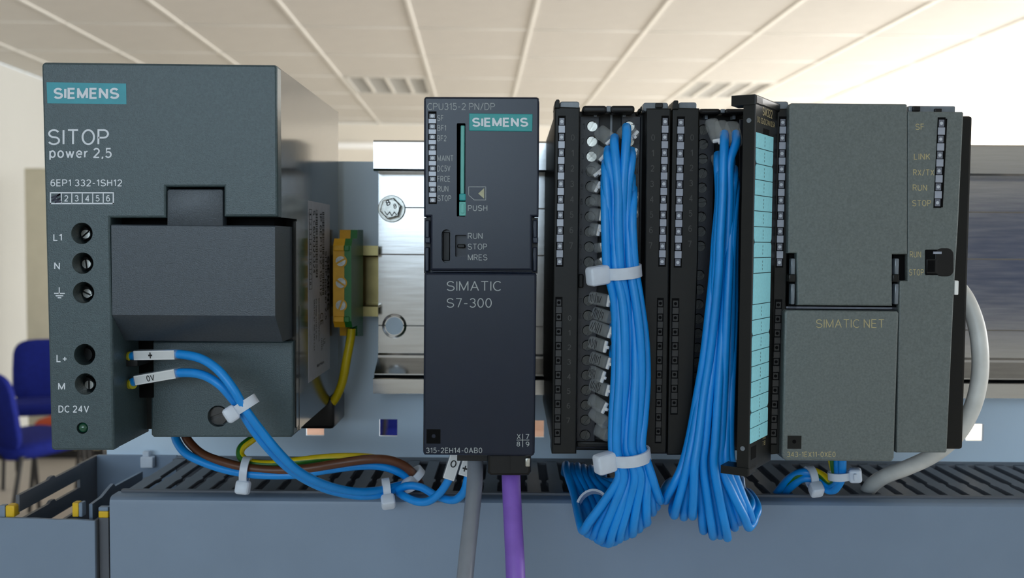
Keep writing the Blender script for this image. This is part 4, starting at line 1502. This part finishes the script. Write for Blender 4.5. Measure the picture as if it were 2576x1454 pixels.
disc('pin_hole', 1998, 1111, 5, YK - 0.8, 0.3, m_dark, ho, n=12)

# ------------------------------------------------------------------ cables and wires
WR = 1.6
# wire markers: a clear sleeve with a white card inside


def marker(label, p, q, w, t, sheet=0.8, group='wire markers', clear=None, mark=None, mark_at=0.4, face=Vector((0, -1, 0)), hot=None):
    """clear sleeve between points p and q (mm); w = width, t = thickness"""
    ax = (q - p)
    ln = ax.length
    ax.normalize()
    n = (face - ax * face.dot(ax)).normalized()
    sd = ax.cross(n).normalized()
    c = (p + q) / 2
    mk = thing('wire_marker', label, 'wire marker', c, group)
    B().obox(c, ax, sd, n, ln, w, t, bev=min(w, t) * 0.22, seg=2).done('sleeve', clear or m_clear, mk)
    if sheet:
        B().obox(c + n * (t * 0.5 - 0.25), ax, sd, n, ln * 0.92, w * 0.84, 0.4, bev=0.12, seg=1).done('card', m_tag, mk)
    if mark:
        hgt = w * 0.55
        wd = hgt * 0.8 * len(mark)
        right = ax if ax.x > 0.3 else (-ax if ax.x < -.3 else -sd)
        if hot == 'side':
            right = sd if sd.x > 0 else -sd
        upv = right.cross(n) * -1
        if upv.z < 0:
            upv = -upv
        o = p + ax * ln * mark_at + n * (t * 0.5 + 0.06)
        text3(mark, o - right * wd / 2 - upv * hgt / 2, right * wd, upv * hgt, m_ink, mk, 0.15, 'handwriting')
    return mk


# power wires leaving the supply
marker('wire marker reading plus on the power supply wire', U(341, 893, 12), U(451, 891, 5), 3.9, 4.0, mark='+', mark_at=.43)
marker('wire marker reading 0V on the power supply wire', U(343, 956, 12), U(452, 937, 5), 4.0, 4.0, mark='0V', mark_at=.42)
for i, (x, y, l) in enumerate(((322, 897, 'upper'), (325, 966, 'lower'))):
    f = wire('ferrule', [(x - 14, y, 16), (x + 10, y, 13)], 1.85, m_ferr, 'yellow ferrule collar plugged into the %s output terminal' % l, 'ferrule', 'ferrules')
wire('wire', [(326, 897, 14), (345, 894, 12), (400, 892, 8), (450, 891, 5), (505, 902, 0), (550, 932, -3), (588, 980, -4), (612, 1022, -3), (650, 1075, -1), (705, 1142, 5), (755, 1188, 12), (820, 1220, 22), (890, 1236, 34), (950, 1234, 44), (1000, 1222, 52), (1032, 1216, 62), (1050, 1226, 70)],
     WR, m_blue, 'blue wire from the marker reading plus on the power supply')
wire('wire', [(330, 963, 14), (350, 956, 12), (400, 947, 8), (452, 938, 5), (505, 942, 1), (550, 966, -1), (585, 1004, 0), (606, 1032, 1), (640, 1085, 2), (692, 1146, 8), (745, 1192, 15), (815, 1228, 25), (890, 1246, 36), (945, 1246, 44), (990, 1232, 50), (1020, 1222, 58), (1040, 1212, 66)],
     WR, m_blue, 'blue wire from the marker reading 0V on the power supply')
wire('wire', [(1000, 1232, 50), (1025, 1222, 48), (1060, 1226, 46), (1100, 1248, 42), (1140, 1258, 38), (1165, 1240, 34), (1176, 1205, 30), (1180, 1165, 30)], WR, m_blue, 'blue wire rising to the controller beside the grey cable')
wire('wire', [(1004, 1240, 50), (1020, 1250, 44), (1050, 1262, 40), (1080, 1260, 38), (1108, 1238, 36), (1128, 1208, 34), (1140, 1180, 32), (1148, 1150, 32)], WR, m_blue, 'blue wire rising into the marker reading 0 below the controller')
marker('wire marker reading 0 below the controller', U(1128, 1206, 30), U(1150, 1138, 30), 5.2, 4.2, mark='0', mark_at=.62, hot='side')
marker('wire marker reading plus below the controller, half behind the grey cable', U(1164, 1196, 30), U(1182, 1138, 30), 4.2, 4.2, mark='+', mark_at=.35, hot='side')

# supply wires running over the duct
wire('wire', [(438, 1085, 60), (446, 1112, 58), (470, 1142, 54), (520, 1166, 52), (580, 1184, 50), (650, 1194, 48), (740, 1194, 48), (820, 1182, 48), (900, 1172, 50), (960, 1173, 52), (1005, 1188, 54), (1035, 1208, 58), (1052, 1224, 68)], 1.75, m_blue, 'blue supply wire running below the brown one over the duct')
wire('wire', [(462, 1085, 62), (476, 1112, 58), (510, 1143, 54), (560, 1162, 51), (620, 1177, 49), (690, 1183, 48), (770, 1179, 47), (850, 1166, 47), (920, 1156, 48), (970, 1156, 50), (1010, 1168, 52), (1038, 1190, 55), (1056, 1216, 66)], 1.85, m_brown, 'brown supply wire running over the duct')
wire('wire', [(660, 1085, 64), (635, 1104, 60), (608, 1126, 56), (606, 1148, 54), (630, 1164, 52), (680, 1168, 51), (740, 1161, 50), (810, 1153, 51), (880, 1150, 53), (940, 1153, 56), (1000, 1166, 60), (1040, 1190, 64)], 1.75, [m_wyel, m_wgrn], 'yellow green earth wire looping out below the power supply', twist=0.02, split=True)
tie('milky cable tie round the two blue wires in front of the power supply', 618, 1018, -1, 3.6, 2.6, 3.4, (0.55, 0, -0.83), (-0.9, -0.3, -0.25), head=(4.8, 5.0, 5.6))
tie('milky cable tie round the brown and blue wires over the duct', 618, 1182, 49, 4.4, 3.2, 3.0, (1, 0, -.1), (0, -0.25, -1), head=(5.6, 5.4, 5.6))
tie('milky cable tie where the two blue wires turn up to the controller', 972, 1230, 48, 3.6, 3.0, 3.0, (1, 0.2, .1), (0.1, -0.7, -0.7), head=(5.0, 5.6, 5.6), tail=1.5)
tie('milky cable tie at the end of the brown wire', 1043, 1196, 57, 3.9, 3.2, 3.0, (0.6, .2, -.8), (-0.1, -0.8, -0.6), head=(4.8, 5.6, 5.4))

# grey and violet cables below the controller
gc = wire('cable', [(1196, 1120, 22), (1196, 1150, 20), (1194, 1215, 15), (1187, 1290, 9), (1178, 1370, 3), (1170, 1450, -3), (1162, 1560, -8), (1156, 1700, -10)], 2.95, m_gcab, 'dark grey round cable hanging from the controller', 'cable', n=16)
pc = thing('bus_cable', 'thick violet bus cable with a black plug below the controller', 'cable', U(1290, 1300, 5))
wire('jacket', [(1285, 1185, 18), (1286, 1215, 15), (1289, 1280, 10), (1293, 1360, 4), (1297, 1450, -2), (1300, 1560, -6), (1303, 1700, -8)], 3.45, m_purple, parent=pc, n=18)
pg = ppoly('plug', [(1226, 1140), (1336, 1140), (1336, 1188), (1330, 1197), (1234, 1197), (1226, 1190)], 8, 22, m_black, pc, bev=1.0)
pbox('plug_screw', 1321, 1152, 1334, 1175, 6.8, 3, m_steel, pc, bev=0.5)
pbox('plug_rib', 1280, 1150, 1283, 1190, 7.6, 1, m_black, pc)

# network cable and supply wires of the communication module
wire('cable', [(2380, 690, 46), (2404, 716, 42), (2432, 755, 38), (2455, 815, 35), (2465, 880, 33), (2464, 950, 33), (2446, 1025, 34), (2408, 1092, 38), (2350, 1143, 46), (2285, 1175, 56), (2230, 1196, 66), (2196, 1218, 74), (2180, 1240, 82), (2172, 1262, 90)],
     lambda t: 3.15, m_net, 'light grey network cable arching down beside the communication module', 'cable', n=16)
wire('wire', [(2118, 1140, 40), (2118, 1175, 42), (2116, 1205, 46), (2098, 1232, 52), (2075, 1228, 56), (2055, 1200, 60), (2020, 1188, 62), (1985, 1205, 66), (1955, 1240, 74), (1940, 1262, 84)], 1.7, m_blue, 'blue supply wire of the communication module, upper of two')
wire('wire', [(2108, 1140, 42), (2108, 1175, 44), (2108, 1210, 48), (2092, 1224, 54), (2066, 1216, 58), (2050, 1205, 60), (2018, 1204, 62), (1992, 1222, 66), (1970, 1244, 74), (1958, 1266, 84)], 1.7, m_blue, 'blue supply wire of the communication module, lower of two')
wire('wire', [(2090, 1140, 44), (2096, 1170, 46), (2102, 1200, 49), (2092, 1214, 54), (2068, 1196, 58), (2040, 1186, 61), (2000, 1200, 64), (1968, 1232, 72), (1950, 1262, 82)], 1.7, [m_wyel, m_wgrn], 'yellow green earth wire of the communication module', twist=0.05, split=True)
tie('milky cable tie with the higher head below the communication module', 2112, 1196, 44, 3.6, 3.4, 3.0, (0.1, 0, -1), (0.95, -0.3, -0.1), head=(5.0, 5.4, 5.6), tail=1.5)
tie('milky cable tie with the lower head below the communication module', 2040, 1200, 60, 3.8, 3.4, 3.0, (0.95, .1, .1), (0, -0.75, -0.65), head=(5.2, 5.6, 5.4))


# blue bundles -----------------------------------------------------------------
def env(levels, y):
    for (y0, l0, r0), (y1, l1, r1) in zip(levels, levels[1:]):
        if y <= y1:
            t = (y - y0) / (y1 - y0)
            return l0 + (l1 - l0) * t, r0 + (r1 - r0) * t
    return levels[-1][1:]


E1 = [(330, 1530, 1590), (430, 1522, 1590), (560, 1522, 1590), (640, 1524, 1594), (685, 1528, 1598), (760, 1545, 1610), (850, 1548, 1622), (950, 1546, 1626), (1050, 1540, 1620), (1120, 1539, 1614), (1152, 1543, 1624), (1200, 1556, 1640)]
starts = [((1522, 470), 0.02), ((1524, 436), 0.16), ((1530, 402), 0.33), ((1546, 372), 0.49), ((1576, 345), 0.66), ((1588, 405), 0.84), ((1592, 500), 1.0)]
ends = [(1468, 1338), (1510, 1362), (1532, 1370), (1556, 1360), (1590, 1346), (1626, 1318), (1660, 1262)]
ORD = ['first', 'second', 'third', 'fourth', 'fifth', 'sixth', 'seventh', 'eighth', 'ninth', 'tenth', 'eleventh']
slots = [(1424, 1168), (1438, 1172), (1452, 1172), (1468, 1176), (1486, 1178), (1502, 1180), (1518, 1184)]


def bundle_wire(i, start, t, end, slot, levels, Yf, label, group, ys, Yb=34, wob=0.0, r=WR, turn=None):
    pts = [(start[0], start[1] - 26, Yf + 7), (start[0], start[1], Yf + 1.5)]
    for y in ys:
        if y > start[1] + 45:
            l, r_ = env(levels, y)
            x = l + (r_ - l) * (t + wob * sin(y / 90.0 + i * 1.7))
            pts.append((x, y, Yf + 1.2 * sin(i * 2.1 + y / 120.0)))
    lx, ly, _ = pts[-1]
    ex, ey = end
    pts.append((lx + (ex - lx) * 0.42, ly + (ey - ly) * 0.45, Yf + 1))
    pts.append((lx + (ex - lx) * 0.84, ly + (ey - ly) * 0.82, Yf + 3))
    pts.append((ex, ey - 3, Yf + 8))
    tx = turn[0] if turn else (ex * 0.8 + slot[0] * 0.2)
    ty = turn[1] if turn else ey - 22
    pts.append((tx, ty, Yf + 14))
    pts.append((tx + (slot[0] - tx) * 0.45, ty + (slot[1] - ty) * 0.5, Yb))
    pts.append((slot[0] + 4, slot[1] + 26, 48))
    pts.append((slot[0], slot[1], 66))
    pts.append((slot[0] - 4, slot[1] + 22, 84))
    return wire('wire', pts, r, m_blue, label, 'wire', group, per=6)


YS1 = [480, 560, 640, 685, 760, 850, 950, 1050, 1120, 1152, 1200]
g1 = 'wires of the tied bundle'
for i, ((st, t), en, sl) in enumerate(zip(starts, ends, slots)):
    bundle_wire(i, st, t, en, sl, E1, -4.5 + (0.9 if i in (0, 6) else 0), '%s blue wire from the controller side in the front of the tied bundle' % ORD[i], g1, YS1)
hid = [((1528, 548), 0.06), ((1526, 586), 0.22), ((1540, 470), 0.40), ((1556, 450), 0.58), ((1576, 430), 0.76), ((1588, 470), 0.94)]
ends2 = [(1494, 1352), (1522, 1368), (1545, 1366), (1572, 1352), (1606, 1334), (1640, 1292)]
for i, ((st, t), en) in enumerate(zip(hid, ends2)):
    bundle_wire(i + 3, st, t, en, slots[i], E1, -1.2, 'blue wire mostly hidden in the middle layer of the tied bundle', 'hidden wires of the tied bundle', YS1, Yb=38)
low = [((1545, 770), 0.08), ((1545, 840), 0.26), ((1545, 900), 0.44), ((1560, 780), 0.62), ((1590, 760), 0.80), ((1600, 820), 0.96)]
ends3 = [(1480, 1346), (1518, 1364), (1540, 1362), (1566, 1350), (1618, 1322), (1650, 1278)]
for i, ((st, t), en) in enumerate(zip(low, ends3)):
    bundle_wire(i + 5, st, t, en, slots[(i + 1) % 7], E1, 1.8, 'blue wire at the back of the tied bundle, joining it low down', 'back wires of the tied bundle', YS1, Yb=40)

AX = Vector((0.06, 0, -1))
tie('upper milky cable tie with a big head round the tied bundle', 1563, 683, -1.5, 6.1, 6.4, 4.0, (0.10, 0.10, -1), (-1, -0.55, -0.05), head=(8.0, 5.0, 6.6))
tie('lower milky cable tie with a big head round the tied bundle', 1583, 1146, -1.5, 6.6, 6.6, 4.0, (0.14, 0.10, -1), (-1, -0.5, -0.12), head=(7.6, 5.2, 7.0))
tie('loose milky cable tie looped behind the bottom of the tied bundle', 1494, 1288, 22, 6.0, 7.5, 3.6, (0.25, 0.8, -0.5), (0.3, -0.8, 0.5), head=(3.0, 3.0, 3.6), head_at=-30)

E2 = [(340, 1822, 1850), (400, 1812, 1850), (500, 1808, 1850), (600, 1800, 1848), (680, 1795, 1846), (780, 1784, 1845), (900, 1768, 1842), (1000, 1750, 1840), (1100, 1733, 1838), (1170, 1716, 1842)]
YS2 = [410, 500, 600, 680, 780, 900, 1000, 1100, 1170]
w2s = [((1822, 362), 0.24, (1742, 1302), (1745, 1190), -5.0, 'blue wire starting at the upper marker of the open door card'),
       ((1851, 362), 0.62, (1830, 1356), (1800, 1200), -4.0, 'blue wire starting right beside the open door'),
       ((1806, 415), 0.02, (1673, 1262), (1712, 1185), -1.5, 'outermost blue wire beside the dark gap of the open door card'),
       ((1812, 440), 0.12, (1696, 1300), (1726, 1190), -3.0, 'blue wire swinging out second in the loose bundle under the open door'),
       ((1838, 420), 0.40, (1794, 1352), (1770, 1195), -2.5, 'blue wire in the middle of the loose bundle with the second lowest loop'),
       ((1846, 450), 0.76, (1884, 1330), (1838, 1200), -3.5, 'blue wire of the loose bundle ending in the widest loop below the door'),
       ((1850, 480), 0.90, (1876, 1300), (1850, 1205), -2.0, 'blue wire of the loose bundle with the short loop below the door lip'),
       ((1848, 520), 1.00, (1892, 1312), (1864, 1205), 0.0, 'blue wire of the loose bundle closest to the door')]
for i, (st, t, en, sl, yf, lab) in enumerate(w2s):
    tr_ = None
    if en[0] > 1860:
        tr_ = (en[0] + 14, en[1] - 34)
    elif en[0] < 1700:
        tr_ = (en[0] - 4, en[1] - 26)
    bundle_wire(i, st, t, en, sl, E2, yf, lab, 'wires of the loose bundle', YS2, Yb=32, wob=0.02, turn=tr_, r=1.55)
for i, (st, t, en, sl) in enumerate((((1815, 470), 0.16, (1720, 1304), (1730, 1190)), ((1826, 500), 0.34, (1770, 1338), (1755, 1195)), ((1836, 470), 0.52, (1812, 1350), (1785, 1200)), ((1842, 560), 0.70, (1848, 1330), (1815, 1200)), ((1844, 600), 0.88, (1860, 1316), (1838, 1205)))):
    bundle_wire(i + 2, st, t, en, sl, E2, 1.4, 'blue wire in the shaded rear layer of the loose bundle', 'hidden wires of the loose bundle', YS2, Yb=36, wob=0.02)

# clear sleeves at the terminals: rounded, with a white T shaped card end


def sleeve(label, x0, y0, x1, y1, w, Y0, Y1, tee=True, scrib=0, group='clear sleeves on the first card', sx=0.0):
    p, q = U(x0, y0, Y0), U(x1, y1, Y1)
    ax = (q - p).normalized()
    n = Vector((0, -1, 0))
    n = (n - ax * n.dot(ax)).normalized()
    sd = ax.cross(n).normalized()
    ln = (q - p).length
    mk = thing('wire_marker', label, 'wire marker', (p + q) / 2, group)
    b = B()
    m_ = 12
    rings = []
    for f, s_ in ((0, .75), (.06, .95), (.15, 1.0), (.85, 1.0), (.95, .96), (1, .8)):
        c = p + ax * ln * f
        rings.append([c + sd * w / 2 * s_ * math.copysign(abs(cos(2 * pi * k_ / m_)) ** .55, cos(2 * pi * k_ / m_)) + n * w * .36 * s_ * math.copysign(abs(sin(2 * pi * k_ / m_)) ** .55, sin(2 * pi * k_ / m_)) for k_ in range(m_)])
    b.loft(rings)
    b.done('sleeve', m_clear, mk, ang=50)
    if tee:
        e = q + ax * 0.25
        t_ = B()
        t_.obox(e, sd, ax, n, w * 0.88, 1.1, 1.0, bev=0.25)
        t_.obox(e + ax * 0.9, ax, sd, n, 1.8, 1.1, 1.0, bev=0.25)
        t_.done('card_end', m_tag, mk)
    if scrib:
        s_ = B()
        r_ = random.Random(scrib)
        u_ = p + n * (w * .36 + .08)
        z_ = 0.18
        while z_ < 0.78:
            h_ = w * (.22 + .16 * r_.random())
            c = u_ + ax * ln * z_ + sd * w * .06 * (r_.random() - .5)
            a_ = ax * .13
            tl = ax * (r_.random() - .5) * .5
            s_.bm.faces.new([s_.bm.verts.new(v) for v in (c - sd * h_ - a_ - tl, c - sd * h_ + a_ - tl, c + sd * h_ + a_ + tl, c + sd * h_ - a_ + tl)])
            z_ += 0.085 + .03 * r_.random()
        s_.done('handwriting', m_ink, mk)
    return mk


up_l = [(1508, 330, 1536, 352, 5.2, 'top, tilted towards the middle'), (1494, 378, 1518, 392, 5.0, 'beside the third terminal screw'), (1488, 420, 1505, 433, 4.8, 'beside the fourth terminal screw'),
        (1490, 468, 1503, 470, 4.6, 'beside the fifth terminal screw'), (1490, 502, 1520, 507, 4.3, 'beside the sixth terminal screw, half hidden'), (1488, 539, 1512, 541, 4.6, 'beside the seventh terminal screw'), (1490, 577, 1506, 579, 4.6, 'beside the eighth terminal screw'),
        (1500, 624, 1514, 622, 3.6, 'beside the ninth terminal screw, nearly hidden'), (1504, 664, 1516, 658, 3.4, 'just above the upper cable tie')]
for i, (x0, y0, x1, y1, w, d) in enumerate(up_l):
    sleeve('clear wire sleeve on the tied bundle card, ' + d, x0, y0, x1, y1, w, 9, 2.5)
for i, (x0, y0, x1, y1, w, d) in enumerate(((1566, 328, 1592, 342, 5.6, 'by screw 21'), (1578, 388, 1594, 388, 5.0, 'second in the far row'), (1582, 498, 1597, 497, 4.8, 'half hidden in the far row'), (1584, 536, 1597, 534, 4.4, 'lowest in the far row'))):
    sleeve('clear wire sleeve on the tied bundle card, ' + d, x0, y0, x1, y1, w, 9, 2.0)
lows = [(1487, 748, 1530, 757), (1496, 786, 1536, 800), (1489, 818, 1534, 836), (1486, 860, 1522, 872), (1490, 898, 1530, 914), (1488, 934, 1516, 948), (1489, 966, 1528, 982), (1487, 1004, 1520, 1026), (1490, 1036, 1526, 1066), (1502, 1080, 1530, 1096)]
for i, (x0, y0, x1, y1) in enumerate(lows):
    sleeve('clear scribbled wire sleeve, %s below the upper cable tie' % ORD[i], x0, y0, x1, y1, 4.7, 9, 1.5, tee=i in (0, 2, 3, 4, 5, 6, 7), scrib=(i + 1) if i < 7 else 0)
    if i in (1, 2):
        pass
# sleeves of the second card
for x0, y0, x1, y1, d in ((1788, 306, 1808, 352, 'with a white card end and pencil strokes'), (1812, 310, 1828, 362, 'in the middle'), (1840, 312, 1852, 362, 'touching the open door')):
    sleeve('clear sleeve atop the open door card, ' + d, x0, y0, x1, y1, 5.0, 8, 0, tee=d.startswith('with'), scrib=0, group='clear sleeves on the second card')
sleeve('small clear wire sleeve under the other three at the open door card', 1800, 395, 1808, 415, 3.8, 8, 3, tee=False, group='clear sleeves on the second card')
# one bright scrap on each side: white chip imitating light through slots
for x, y, lab in ((1912, 1250, 'tiny white scrap in the duct beside the loose bundle'), (807, 1239, 'tiny white scrap in the duct below the brown wire')):
    o = pbox('light_spot', x - 8, y - 6, x + 8, y + 6, 66.5, 1.5, m_bright, None, bev=0.3)
    tag(o, lab, 'painted light spot')
